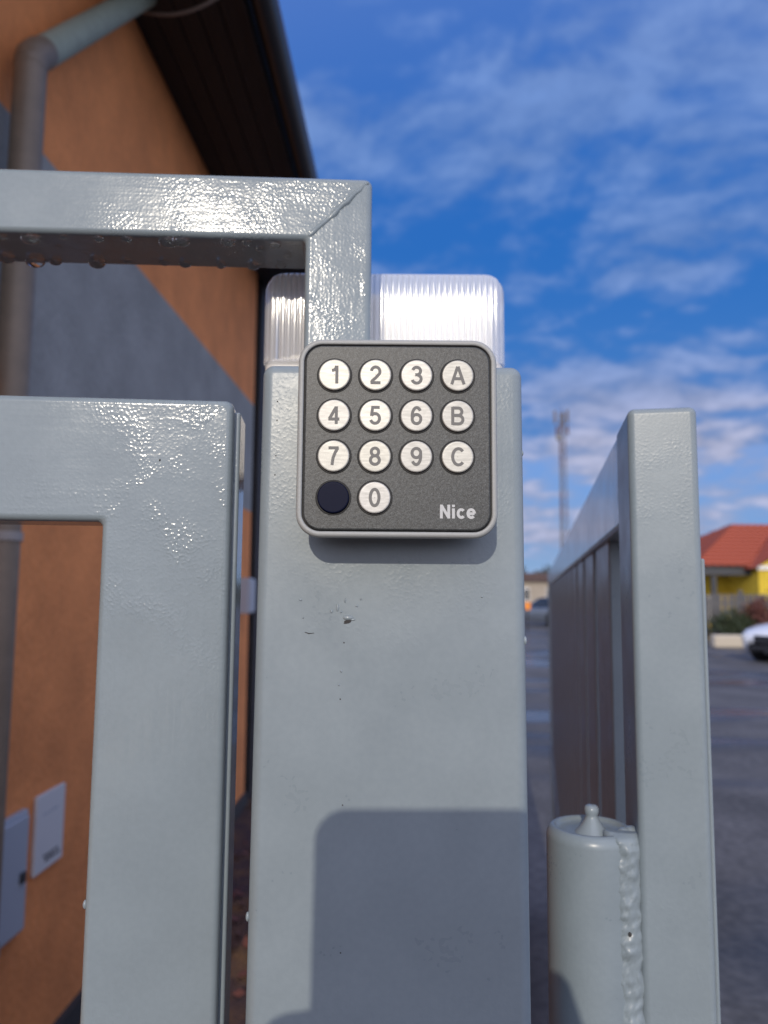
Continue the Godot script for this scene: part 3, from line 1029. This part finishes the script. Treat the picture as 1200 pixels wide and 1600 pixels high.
# ------------------------------------------------------------------ the ribbed lamp behind the post
func gate_lamp() -> void:
	var o := thing("gate_lamp", "clear ribbed plastic signal lamp with a white base fixed behind the keypad post", "lamp", Vector3(-0.0005, 0, -0.399))
	part("base", rbox(Vector3(0.1290, 0.068, 0.050), 0.006, 4), M.lamp_base, o, Vector3(0, 1.4915, -0.027))
	part("back_plate", rbox(Vector3(0.126, 0.05, 0.010), 0.004, 3), M.lamp_base, o, Vector3(0, 1.548, -0.049))
	# front of the cover: upright half-round ribs under a rounded top edge
	var st := begin()
	var hx := 0.0652
	var y0 := 1.522
	var y1 := 1.5735
	var r := 0.011
	var ribs := 42
	var cols := ribs * 8
	var rows := []
	for k in 15:
		rows.append(PackedVector3Array())
	for i in cols + 1:
		var x := -hx + 2 * hx * i / cols
		var e := maxf(0.0, absf(x) - (hx - r))
		var top := y1 - r + sqrt(maxf(0.0, r * r - e * e))
		var u := fposmod(float(i) / 8.0, 1.0) - 0.5
		var rib := 0.0012 * sqrt(maxf(0.0, 1.0 - 3.2 * u * u))
		var edge := -0.006 * pow(maxf(0.0, (absf(x) - hx + 0.007) / 0.007), 2.5)
		for k in 15:
			var t := k / 14.0
			t = 1.0 - pow(1.0 - t, 1.8)
			var y := lerpf(y0, top, t)
			var ey := -0.006 * pow(maxf(0.0, (y - top + 0.006) / 0.006), 2.5)
			var fade := clampf((top - y) / 0.004, 0.0, 1.0)
			rows[k].append(Vector3(x, y, rib * fade + maxf(edge + ey, -0.009)))
	add_grid(st, rows)
	# rim round sides and top
	var ring1 := PackedVector3Array()
	var ring2 := PackedVector3Array()
	for q in [[hx, y0]]:
		ring1.append(Vector3(hx, y0, -0.006))
		ring2.append(Vector3(hx - 0.001, y0, -0.05))
	for c in [[1, 0.0], [-1, 0.5]]:
		for k in 9:
			var a: float = PI * (c[1] + 0.5 * k / 8.0)
			ring1.append(Vector3(c[0] * (hx - r) + cos(a) * r, y1 - r + sin(a) * r, -0.0065))
			ring2.append(Vector3(c[0] * (hx - r) + cos(a) * (r - 0.001), y1 - r + sin(a) * (r - 0.001), -0.05))
	ring1.append(Vector3(-hx, y0, -0.006))
	ring2.append(Vector3(-hx + 0.001, y0, -0.05))
	add_grid(st, [ring1, ring2])
	part("ribbed_cover", st.commit(), M.lamp_cover, o)
	part("inner_reflector", rbox(Vector3(0.108, 0.046, 0.026), 0.010, 5), M.lamp_white, o, Vector3(0.0075, 1.5455, -0.027))


# ------------------------------------------------------------------ far things
func leaves(st: SurfaceTool, c: Vector3, r: Vector3, count: int, size: float) -> void:
	# leaf-sized faces in clumps through a crown
	var clumps := []
	for k in maxi(5, count / 60):
		var d := Vector3(rng.randfn(), rng.randfn(), rng.randfn()).normalized() * pow(rng.randf(), 0.4)
		clumps.append(c + d * r * 0.82)
	for k in count:
		var q: Vector3 = clumps[rng.randi() % clumps.size()] + Vector3(rng.randfn(), rng.randfn(), rng.randfn()) * r * 0.17
		var a := Vector3(rng.randfn(), rng.randfn(), rng.randfn()).normalized()
		var b := a.cross(Vector3(rng.randfn(), rng.randfn(), rng.randfn())).normalized()
		var s := size * rng.randf_range(0.6, 1.3)
		var nn := a.cross(b)
		if nn.y < 0:
			nn = -nn
		flat(st, q - a * s, q - b * s * 0.6, q + a * s, q + b * s * 0.6, nn)


func shrub(called: String, label: String, at: Vector3, size: Vector3, leaf: Material, count: int, group := "") -> void:
	var o := thing(called, label, "shrub", at, 0.0, group)
	var st := begin()
	leaves(st, Vector3(0, size.y * 0.55, 0), Vector3(size.x, size.y, size.z) * 0.5, count, 0.055)
	part("foliage", st.commit(), leaf, o)
	st = begin()
	for k in 9:
		var d := Vector3(rng.randf_range(-0.4, 0.4) * size.x, size.y * rng.randf_range(0.6, 0.98), rng.randf_range(-0.4, 0.4) * size.z)
		add_tube(st, [Vector3(d.x * 0.2, 0, d.z * 0.2), d * 0.55, d], [0.018, 0.011, 0.004], 6)
	part("stems", st.commit(), M.bark, o)


func tree(label: String, at: Vector3, height: float, width: float, group: String) -> void:
	var o := thing("tree", label, "tree", at, 0.0, group)
	var st := begin()
	add_tube(st, [Vector3.ZERO, Vector3(0.05, height * 0.3, 0), Vector3(0.0, height * 0.62, 0.05), Vector3(0.1, height * 0.9, 0)], [0.16, 0.12, 0.07, 0.02], 10)
	for k in 9:
		var y := height * rng.randf_range(0.28, 0.7)
		var a := rng.randf() * TAU
		var e := Vector3(cos(a) * width * 0.4, y + height * 0.18, sin(a) * width * 0.4)
		add_tube(st, [Vector3(0.03, y, 0), Vector3(e.x * 0.5, y + height * 0.06, e.z * 0.5), e], [0.06, 0.04, 0.012], 6)
	part("trunk", st.commit(), M.bark, o)
	st = begin()
	leaves(st, Vector3(0, height * 0.62, 0), Vector3(width * 0.5, height * 0.42, width * 0.5), 2600, 0.14)
	part("crown", st.commit(), M.wood_leaf, o)


func wheel(parent: Node, at: Vector3) -> void:
	var w := part("wheel", lathe([[0.20, -0.10], [0.29, -0.105], [0.315, -0.09], [0.325, -0.05], [0.325, 0.05], [0.315, 0.09], [0.29, 0.105], [0.20, 0.10]], 28), M.tyre, parent, at, Vector3(PI / 2, 0, 0))
	part("rim", lathe([[0.001, -0.085], [0.06, -0.088], [0.19, -0.07], [0.205, -0.098], [0.205, 0.098], [0.19, 0.07], [0.06, 0.088], [0.001, 0.085]], 20), M.rim, w)


# a car along x, its nose at +x
func car(label: String, at: Vector3, turn: float, paint: Material, tall: float) -> Node3D:
	var o := thing("parked_car", label, "car", at, turn)
	var st := begin()
	var rows := []
	for q in [[-2.10, 0.42, 0.72, 0.66, 0.0], [-2.08, 0.30, 0.90, 0.80, 0.0], [-1.95, 0.22, 0.99, 0.86, 0.0], [-1.3, 0.20, 1.0, 0.88, 0.0], [-0.3, 0.19, 0.98, 0.89, 0.0], [0.75, 0.20, 0.96, 0.89, 0.0], [0.95, 0.20, 0.95, 0.885, 0.03], [1.5, 0.20, 0.88, 0.87, 0.05], [1.88, 0.22, 0.78, 0.82, 0.05], [2.03, 0.26, 0.70, 0.74, 0.03], [2.11, 0.36, 0.60, 0.64, 0.0], [2.12, 0.44, 0.52, 0.60, 0.0]]:
		var row := PackedVector3Array()
		var w: float = q[3]
		var sh: float = q[2] * tall
		for p in [[-0.86, q[1]], [-0.97, q[1] + 0.06], [-1.0, q[1] + 0.55 * (sh - q[1])], [-0.985, sh - 0.06], [-0.93, sh - 0.01], [-0.5, sh + 0.02 + q[4] * 0.7], [0.0, sh + 0.03 + q[4]], [0.5, sh + 0.02 + q[4] * 0.7], [0.93, sh - 0.01], [0.985, sh - 0.06], [1.0, q[1] + 0.55 * (sh - q[1])], [0.97, q[1] + 0.06], [0.86, q[1]]]:
			row.append(Vector3(q[0], p[1], p[0] * w))
		rows.append(row)
	add_grid(st, rows)
	add_fan(st, rows[0], Vector3.LEFT)
	add_fan(st, rows[-1], Vector3.RIGHT)
	part("body", st.commit(), paint, o)
	st = begin()
	rows = []
	for q in [[-1.98, 0.98, 0.66, 0.99], [-1.62, 1.38, 0.56, 0.99], [-1.2, 1.46, 0.56, 0.99], [-0.3, 1.49, 0.58, 0.98], [0.15, 1.44, 0.57, 0.97], [0.98, 0.97, 0.60, 0.97]]:
		var row := PackedVector3Array()
		for p in [[-0.80, q[3] - 0.02], [-q[2] - 0.08, lerpf(q[3], q[1], 0.7)], [-q[2], q[1] - 0.02], [0.0, q[1]], [q[2], q[1] - 0.02], [q[2] + 0.08, lerpf(q[3], q[1], 0.7)], [0.80, q[3] - 0.02]]:
			row.append(Vector3(q[0], p[1] * tall, p[0]))
		rows.append(row)
	add_grid(st, rows)
	part("window", st.commit(), M.window_glass, o)
	st = begin()
	rows = []
	for q in [[-1.60, 1.392], [-1.2, 1.472], [-0.3, 1.502], [0.14, 1.452]]:
		var row := PackedVector3Array()
		for p in [[-0.59, -0.03], [-0.5, 0.0], [0.0, 0.012], [0.5, 0.0], [0.59, -0.03]]:
			row.append(Vector3(q[0], (q[1] + p[1]) * tall, p[0]))
		rows.append(row)
	add_grid(st, rows)
	part("roof", st.commit(), paint, o)
	for s in [-1.0, 1.0]:
		for x in [-1.28, 1.32]:
			part("wheel_arch", lathe([[0.001, -0.02], [0.36, -0.02], [0.38, 0.0], [0.36, 0.02], [0.001, 0.02]], 24), M.black_plastic, o, Vector3(x, 0.34, s * 0.875), Vector3(PI / 2, 0, 0))
			wheel(o, Vector3(x, 0.325, s * 0.80))
		part("headlight", rbox(Vector3(0.30, 0.15, 0.34), 0.06, 4), M.lamp_glass, o, Vector3(1.93, 0.63 * tall, s * 0.60), Vector3(0, s * 0.35, -0.25))
		part("tail_light", rbox(Vector3(0.16, 0.22, 0.30), 0.05, 4), M.tail_red, o, Vector3(-2.02, 0.80 * tall, s * 0.66), Vector3(0, -s * 0.3, 0))
		part("mirror", rbox(Vector3(0.12, 0.13, 0.20), 0.05, 4), paint, o, Vector3(0.62, 1.02 * tall, s * 0.98))
	part("grille", rbox(Vector3(0.06, 0.17, 0.80), 0.025, 3), M.black_plastic, o, Vector3(2.10, 0.56 * tall, 0))
	part("lower_grille", rbox(Vector3(0.08, 0.13, 1.10), 0.03, 3), M.black_plastic, o, Vector3(2.06, 0.31, 0))
	part("number_plate", rbox(Vector3(0.02, 0.11, 0.50), 0.004, 2), M.window_white, o, Vector3(-2.11, 0.62, 0))
	part("rear_bumper", rbox(Vector3(0.10, 0.18, 1.40), 0.04, 3), M.rim, o, Vector3(-2.07, 0.40, 0))
	return o


# a tiled slope: stepped courses of half-round tiles between an eave line and a ridge line
func tiled(st: SurfaceTool, e0: Vector3, e1: Vector3, r0: Vector3, r1: Vector3, courses: int, pitch: float) -> void:
	var n := (e1 - e0).cross(r0 - e0).normalized()
	if n.y < 0:
		n = -n
	for k in courses:
		var ta := float(k) / courses
		var tb := float(k + 1) / courses
		var a0 := e0.lerp(r0, ta)
		var a1 := e1.lerp(r1, ta)
		var b0 := e0.lerp(r0, tb)
		var b1 := e1.lerp(r1, tb)
		var cols := maxi(2, int((a1 - a0).length() / pitch) * 6)
		var low := PackedVector3Array()
		var high := PackedVector3Array()
		for i in cols + 1:
			var u := float(i) / cols
			var bump := 0.03 * absf(sin(PI * i / 6.0))
			low.append(a0.lerp(a1, u) + n * (0.045 + bump))
			high.append(b0.lerp(b1, u) + n * (0.012 + bump))
		var drop := PackedVector3Array()
		for p in low:
			drop.append(p - n * 0.04)
		for i in cols:
			quad(st, [low[i], low[i + 1], high[i + 1], high[i]], [n, n, n, n], [Vector2.ZERO, Vector2.ZERO, Vector2.ZERO, Vector2.ZERO])
			var f := (e0 - r0).normalized()
			quad(st, [drop[i], drop[i + 1], low[i + 1], low[i]], [f, f, f, f], [Vector2.ZERO, Vector2.ZERO, Vector2.ZERO, Vector2.ZERO])


func window(parent: Node, at: Vector3, w: float, h: float) -> void:
	var f := part("window", rbox(Vector3(w, h, 0.08), 0.01, 2), M.window_white, parent, at)
	for s in [-1.0, 1.0]:
		part("pane", box(Vector3(s * w * 0.25 - w * 0.2, -h * 0.42, 0.035), Vector3(s * w * 0.25 + w * 0.2, h * 0.42, 0.044)), M.window_glass, f)


func far_background() -> void:
	# yellow bungalow
	var h := thing("yellow_house", "yellow bungalow with an orange-red tiled roof across the yard", "house", Vector3(10.3, 0, -25.6))
	part("wall", box(Vector3(0.5, 0, -8.5), Vector3(10.0, 2.30, -1.8)), M.yellow_plaster, h)
	part("wing_wall", box(Vector3(2.0, 0, -1.799), Vector3(7.4, 2.34, 0.35)), M.yellow_plaster, h)
	var st := begin()
	tri(st, [Vector3(2.0, 2.34, 0.35), Vector3(7.4, 2.34, 0.35), Vector3(4.7, 4.0, 0.35)], [Vector3.BACK, Vector3.BACK, Vector3.BACK], [Vector2(0, 0), Vector2(4, 0), Vector2(2, 2)])
	part("wing_gable", st.commit(), M.yellow_plaster, h)
	part("eave_board", box(Vector3(0.12, 2.05, -0.16), Vector3(1.98, 2.30, -0.10)), M.eave_grey, h)
	part("porch_ceiling", box(Vector3(0.12, 2.31, -1.8), Vector3(1.98, 2.33, -0.10)), M.eave_grey, h)
	part("gable_band", box(Vector3(1.94, 2.22, 0.351), Vector3(7.46, 2.36, 0.42)), M.window_white, h)
	part("porch_post", rbox(Vector3(0.14, 2.02, 0.14), 0.01, 2), M.eave_grey, h, Vector3(0.75, 1.01, -0.2))
	st = begin()
	var e := [Vector3(0.0, 2.34, 0.0), Vector3(10.4, 2.34, 0.0), Vector3(10.4, 2.34, -9.0), Vector3(0.0, 2.34, -9.0)]
	var r0 := Vector3(3.0, 4.05, -3.6)
	var r1 := Vector3(7.4, 4.05, -3.6)
	tiled(st, e[0], e[1], r0, r1, 12, 0.26)
	tiled(st, e[2], e[3], r1, r0, 12, 0.26)
	tiled(st, e[3], e[0], r0, r0, 12, 0.26)
	tiled(st, e[1], e[2], r1, r1, 12, 0.26)
	tiled(st, Vector3(1.74, 2.22, 0.6), Vector3(1.74, 2.22, -1.5), Vector3(4.7, 4.08, 0.6), Vector3(4.7, 4.08, -3.0), 10, 0.26)
	tiled(st, Vector3(7.66, 2.22, 0.6), Vector3(7.66, 2.22, -1.5), Vector3(4.7, 4.08, 0.6), Vector3(4.7, 4.08, -3.0), 10, 0.26)
	part("roof", st.commit(), M.roof_tile, h)
	window(h, Vector3(1.25, 0.95, -1.77), 0.6, 0.8)
	window(h, Vector3(4.2, 1.3, 0.37), 1.2, 1.1)
	# fence, shrubs and concrete block before it
	var f := thing("board_fence", "weathered grey board fence before the yellow bungalow", "fence", Vector3(9.6, 0, -24.2))
	for k in 40:
		part("board", rbox(Vector3(0.17, 1.32 + 0.05 * rng.randf(), 0.022), 0.006, 1, Vector2(k, k)), M.fence_timber, f, Vector3(0.1 + k * 0.20, 0.74, 0))
	for k in 6:
		part("post", rbox(Vector3(0.10, 1.55, 0.10), 0.008, 1), M.fence_timber, f, Vector3(0.0 + k * 1.62, 0.775, -0.07))
	part("rail", box(Vector3(0, 0.3, -0.05), Vector3(8.2, 0.38, -0.013)), M.fence_timber, f)
	part("rail", box(Vector3(0, 1.1, -0.05), Vector3(8.2, 1.18, -0.013)), M.fence_timber, f)
	shrub("shrub", "dark green shrub before the grey fence, left of the russet one", Vector3(10.35, 0, -23.4), Vector3(1.7, 0.95, 0.9), M.hedge_leaf, 1500)
	shrub("shrub", "russet brown shrub before the grey fence, behind the concrete block", Vector3(11.35, 0, -23.4), Vector3(1.1, 1.35, 0.9), M.russet_leaf, 1300)
	shrub("shrub", "low dark shrub behind the white parked car", Vector3(12.5, 0, -23.3), Vector3(1.3, 1.05, 0.9), M.hedge_leaf, 1300)
	tag(part("concrete_block", rbox(Vector3(0.78, 0.34, 0.32), 0.06, 3), M.concrete, self, Vector3(9.12, 0.17, -20.6)), "cream concrete block on the asphalt beside the white car", "block")
	car("white hatchback parked on the asphalt before the yellow bungalow", Vector3(9.75, 0, -16.6), deg_to_rad(-155), M.car_white, 0.87)
	car("silver grey car far off along the road beside the open gate", Vector3(7.15, 0, -33.0), deg_to_rad(112), M.car_silver, 0.82)
	# orange sign, beige house and trees in the gap by the post
	var b := thing("road_sign", "small orange road sign on a dark post far off beside the silver grey car", "sign", Vector3(5.30, 0, -28.4))
	part("panel", rbox(Vector3(0.22, 0.28, 0.03), 0.01, 2), M.orange_plastic, b, Vector3(0, 0.93, 0))
	part("post", tube([Vector3(0, 0, -0.04), Vector3(0, 1.12, -0.04)], [0.025], 10), M.dark_metal, b)
	var c := thing("beige_house", "small beige house far off beyond the silver grey car", "house", Vector3(11.9, 0, -60))
	part("wall", box(Vector3(-2.6, 0, -5), Vector3(2.8, 2.35, 0)), M.beige_plaster, c)
	st = begin()
	tiled(st, Vector3(-2.9, 2.3, 0.3), Vector3(3.1, 2.3, 0.3), Vector3(-2.9, 3.0, -2.5), Vector3(3.1, 3.0, -2.5), 8, 0.5)
	tiled(st, Vector3(3.1, 2.3, -5.3), Vector3(-2.9, 2.3, -5.3), Vector3(3.1, 3.0, -2.5), Vector3(-2.9, 3.0, -2.5), 8, 0.5)
	part("roof", st.commit(), M.brown_tile, c)
	window(c, Vector3(-1.0, 1.3, 0.01), 0.9, 1.0)
	window(c, Vector3(1.2, 1.3, 0.01), 0.9, 1.0)
	tree("bushy dark tree far off, left of the beige house roof", Vector3(11.6, 0, -67), 3.8, 3.6, "")
	tree("dark tree far off behind the right end of the beige house", Vector3(15.2, 0, -68), 3.9, 4.4, "")
	tree("low tree far off between the gate end and the yellow bungalow", Vector3(19.0, 0, -62), 3.6, 3.5, "")
	var w := begin()
	for k in 26:
		var x := -70.0 + k * 9.0
		leaves(w, Vector3(x, 2.0, -150 + rng.randf_range(-6, 6)), Vector3(6.5, 2.2, 4.0), 420, 0.5)
	var wood := part("distant_wood", w.commit(), M.wood_leaf)
	wood.set_meta("kind", "stuff")
	wood.set_meta("label", "dark line of distant woodland along the horizon")
	wood.set_meta("category", "woodland")
	mast()


func mast() -> void:
	var o := thing("radio_mast", "tall slender red and white lattice radio mast with antennas at its top", "mast", Vector3(35.2, 0, -150))
	var top := 37.0
	var legs := []
	for k in 3:
		var a := TAU * k / 3 + 0.4
		legs.append(Vector3(cos(a), 0, sin(a)))
	var paints := [M.mast_white, M.mast_red]
	for band in 7:
		var st := begin()
		for d in legs:
			var y0 := top * band / 7.0
			var y1 := top * (band + 1) / 7.0
			add_tube(st, [d * (0.95 - 0.35 * y0 / top) + Vector3(0, y0, 0), d * (0.95 - 0.35 * y1 / top) + Vector3(0, y1, 0)], [0.095], 6)
		part("leg_section", st.commit(), paints[band % 2], o)
	var br := begin()
	for i in 24:
		var y0 := top * i / 24.0
		var y1 := top * (i + 1) / 24.0
		for k in 3:
			var a: Vector3 = legs[k]
			var b: Vector3 = legs[(k + 1) % 3]
			var w0 := 0.95 - 0.35 * y0 / top
			var w1 := 0.95 - 0.35 * y1 / top
			add_tube(br, [a * w0 + Vector3(0, y0, 0), b * w1 + Vector3(0, y1, 0)], [0.05], 5, false)
			add_tube(br, [a * w1 + Vector3(0, y1, 0), b * w1 + Vector3(0, y1, 0)], [0.05], 5, false)
	part("bracing", br.commit(), M.antenna_grey, o)
	for k in 3:
		var a := TAU * k / 3 + 0.9
		part("panel_antenna", rbox(Vector3(0.45, 2.6, 0.3), 0.06, 2), M.antenna_grey, o, Vector3(cos(a) * 1.4, top - 0.8, sin(a) * 1.4), Vector3(0, -a, 0))
		part("panel_antenna", rbox(Vector3(0.40, 1.8, 0.3), 0.06, 2), M.mast_red, o, Vector3(cos(a + 1) * 1.2, top - 3.3, sin(a + 1) * 1.2), Vector3(0, -a - 1, 0))
	part("dish", lathe([[0.05, -0.25], [0.45, -0.15], [0.6, 0.05], [0.6, 0.3], [0.3, 0.33], [0.001, 0.34]], 20), M.mast_white, o, Vector3(-0.8, top - 5.0, 0.6), Vector3(PI / 2, 0, 0))
	part("tip", tube([Vector3(0, top - 0.5, 0), Vector3(0, top + 1.6, 0)], [0.06, 0.03], 6), M.mast_red, o)


# ------------------------------------------------------------------ the hand and the phone that take the picture (behind the lens)
func photographer() -> void:
	var tilt := Vector3(deg_to_rad(5.95), 0, deg_to_rad(0.44))
	var o := thing("smartphone", "black smartphone held upright in a hand facing the keypad", "phone", Vector3(-0.0213, 1.356, 0.0085))
	o.rotation = tilt
	var st := begin()
	var rows := []
	for q in [[0.0025, -0.0044], [0.0008, -0.0036], [0.0, -0.002], [0.0, 0.002], [0.0008, 0.0036], [0.0025, 0.0044]]:
		rows.append(rounded_square(0.0425 - q[0], 0.083 - q[0], 0.0115 - q[0], q[1], 10))
	add_grid(st, rows, true)
	add_fan(st, rows[0], Vector3.FORWARD)
	add_fan(st, rows[-1], Vector3.BACK)
	part("body", st.commit(), M.phone_black, o)
	part("screen", box(Vector3(-0.0375, -0.079, 0.0044), Vector3(0.0375, 0.079, 0.0047)), M.phone_glass, o)
	var bones := []
	# palm behind the phone, fingers wrapped round its left edge, thumb up its right edge; the wrist runs down to the sleeve
	var add := func(a: Vector3, b: Vector3, ra: float, rb: float) -> void: bones.append([a, b, ra, rb])
	var c := Vector3(-0.0205, 1.30, 0.030)
	add.call(c + Vector3(-0.018, 0.018, 0.002), c + Vector3(0.024, 0.012, 0.002), 0.014, 0.015)
	add.call(c + Vector3(-0.014, -0.020, 0.005), c + Vector3(0.026, -0.022, 0.006), 0.015, 0.017)
	add.call(c + Vector3(-0.016, 0.018, 0.002), c + Vector3(-0.012, -0.030, 0.006), 0.014, 0.017)
	add.call(c + Vector3(0.022, 0.012, 0.002), c + Vector3(0.020, -0.034, 0.008), 0.015, 0.019)
	for k in 4:
		var y := 0.042 - 0.0205 * k
		var l: float = [0.0, 0.004, 0.001, -0.008][k]
		add.call(c + Vector3(-0.018, y * 0.75 - 0.004, 0.002), c + Vector3(-0.044, y + 0.004, -0.010), 0.0095, 0.0090)
		add.call(c + Vector3(-0.044, y + 0.004, -0.010), c + Vector3(-0.050, y + 0.010, -0.030), 0.0090, 0.0082)
		add.call(c + Vector3(-0.050, y + 0.010, -0.030), c + Vector3(-0.034 + l, y + 0.014, -0.0375), 0.0082, 0.0072)
	add.call(c + Vector3(0.026, -0.022, 0.006), c + Vector3(0.050, 0.010, -0.004), 0.016, 0.0115)
	add.call(c + Vector3(0.050, 0.010, -0.004), c + Vector3(0.056, 0.040, -0.016), 0.0115, 0.0100)
	add.call(c + Vector3(0.056, 0.040, -0.016), c + Vector3(0.050, 0.066, -0.020), 0.0100, 0.0078)
	add.call(c + Vector3(0.008, -0.030, 0.008), c + Vector3(0.020, -0.085, 0.035), 0.026, 0.025)
	add.call(c + Vector3(0.020, -0.085, 0.035), c + Vector3(0.060, -0.20, 0.17), 0.026, 0.034)
	var person := thing("person", "hand of a person in a dark sleeve holding up the smartphone", "person")
	part("hand", nets(bones, 0.0034, 0.007), M.skin, person)
	st = begin()
	add_tube(st, [c + Vector3(0.028, -0.108, 0.062), c + Vector3(0.034, -0.125, 0.082), c + Vector3(0.062, -0.205, 0.175), c + Vector3(0.09, -0.30, 0.29)], [0.036, 0.040, 0.048, 0.055], 28)
	part("sleeve", st.commit(), M.sleeve, person)


# the skin over tapered capsules joined by a smooth minimum, as surface nets
func nets(bones: Array, cell: float, blend: float) -> ArrayMesh:
	var lo := Vector3(INF, INF, INF)
	var hi := -lo
	for b in bones:
		for e in [[b[0], b[2]], [b[1], b[3]]]:
			var q: Vector3 = Vector3.ONE * (float(e[1]) + blend + cell * 2)
			lo = lo.min(e[0] - q)
			hi = hi.max(e[0] + q)
	var n := Vector3i(((hi - lo) / cell).ceil())
	var f := PackedFloat32Array()
	f.resize(n.x * n.y * n.z)
	f.fill(1.0)
	for b in bones:
		var a: Vector3 = b[0]
		var d: Vector3 = b[1] - b[0]
		var dd := d.length_squared()
		var reach := Vector3.ONE * (maxf(b[2], b[3]) + blend * 2 + cell * 2)
		var i0 := Vector3i((a.min(b[1]) - reach - lo) / cell).clamp(Vector3i.ZERO, n - Vector3i.ONE)
		var i1 := Vector3i((a.max(b[1]) + reach - lo) / cell).clamp(Vector3i.ZERO, n - Vector3i.ONE)
		for z in range(i0.z, i1.z + 1):
			for y in range(i0.y, i1.y + 1):
				for x in range(i0.x, i1.x + 1):
					var p := lo + Vector3(x, y, z) * cell
					var t := clampf((p - a).dot(d) / dd, 0.0, 1.0)
					var v := p.distance_to(a + d * t) - lerpf(b[2], b[3], t)
					var k := (z * n.y + y) * n.x + x
					var w := f[k]
					var m := maxf(blend - absf(v - w), 0.0) / blend
					f[k] = minf(v, w) - m * m * blend * 0.25
	var ids := {}
	var verts := PackedVector3Array()
	for z in n.z - 1:
		for y in n.y - 1:
			for x in n.x - 1:
				var sum := Vector3.ZERO
				var hits := 0
				var base := (z * n.y + y) * n.x + x
				var v := []
				for k in 8:
					v.append(f[base + (k & 1) + ((k >> 1) & 1) * n.x + (k >> 2) * n.x * n.y])
				for e in [[0, 1], [2, 3], [4, 5], [6, 7], [0, 2], [1, 3], [4, 6], [5, 7], [0, 4], [1, 5], [2, 6], [3, 7]]:
					var p: float = v[e[0]]
					var q: float = v[e[1]]
					if (p < 0.0) != (q < 0.0):
						var t := p / (p - q)
						sum += Vector3(e[0] & 1, (e[0] >> 1) & 1, e[0] >> 2).lerp(Vector3(e[1] & 1, (e[1] >> 1) & 1, e[1] >> 2), t)
						hits += 1
				if hits:
					ids[base] = verts.size()
					verts.append(lo + (Vector3(x, y, z) + sum / hits) * cell)
	var st := begin()
	var step := [1, n.x, n.x * n.y]
	for base in ids:
		for axis in 3:
			var u: int = step[(axis + 1) % 3]
			var w: int = step[(axis + 2) % 3]
			var a := f[base]
			var b := f[base + step[axis]]
			if (a < 0.0) == (b < 0.0) or not (ids.has(base - u) and ids.has(base - w) and ids.has(base - u - w)):
				continue
			var q := [ids[base], ids[base - u], ids[base - u - w], ids[base - w]]
			if a < 0.0:
				q.reverse()
			for k in [0, 1, 2, 0, 2, 3]:
				st.add_vertex(verts[q[k]])
	st.index()
	st.generate_normals()
	return st.commit()
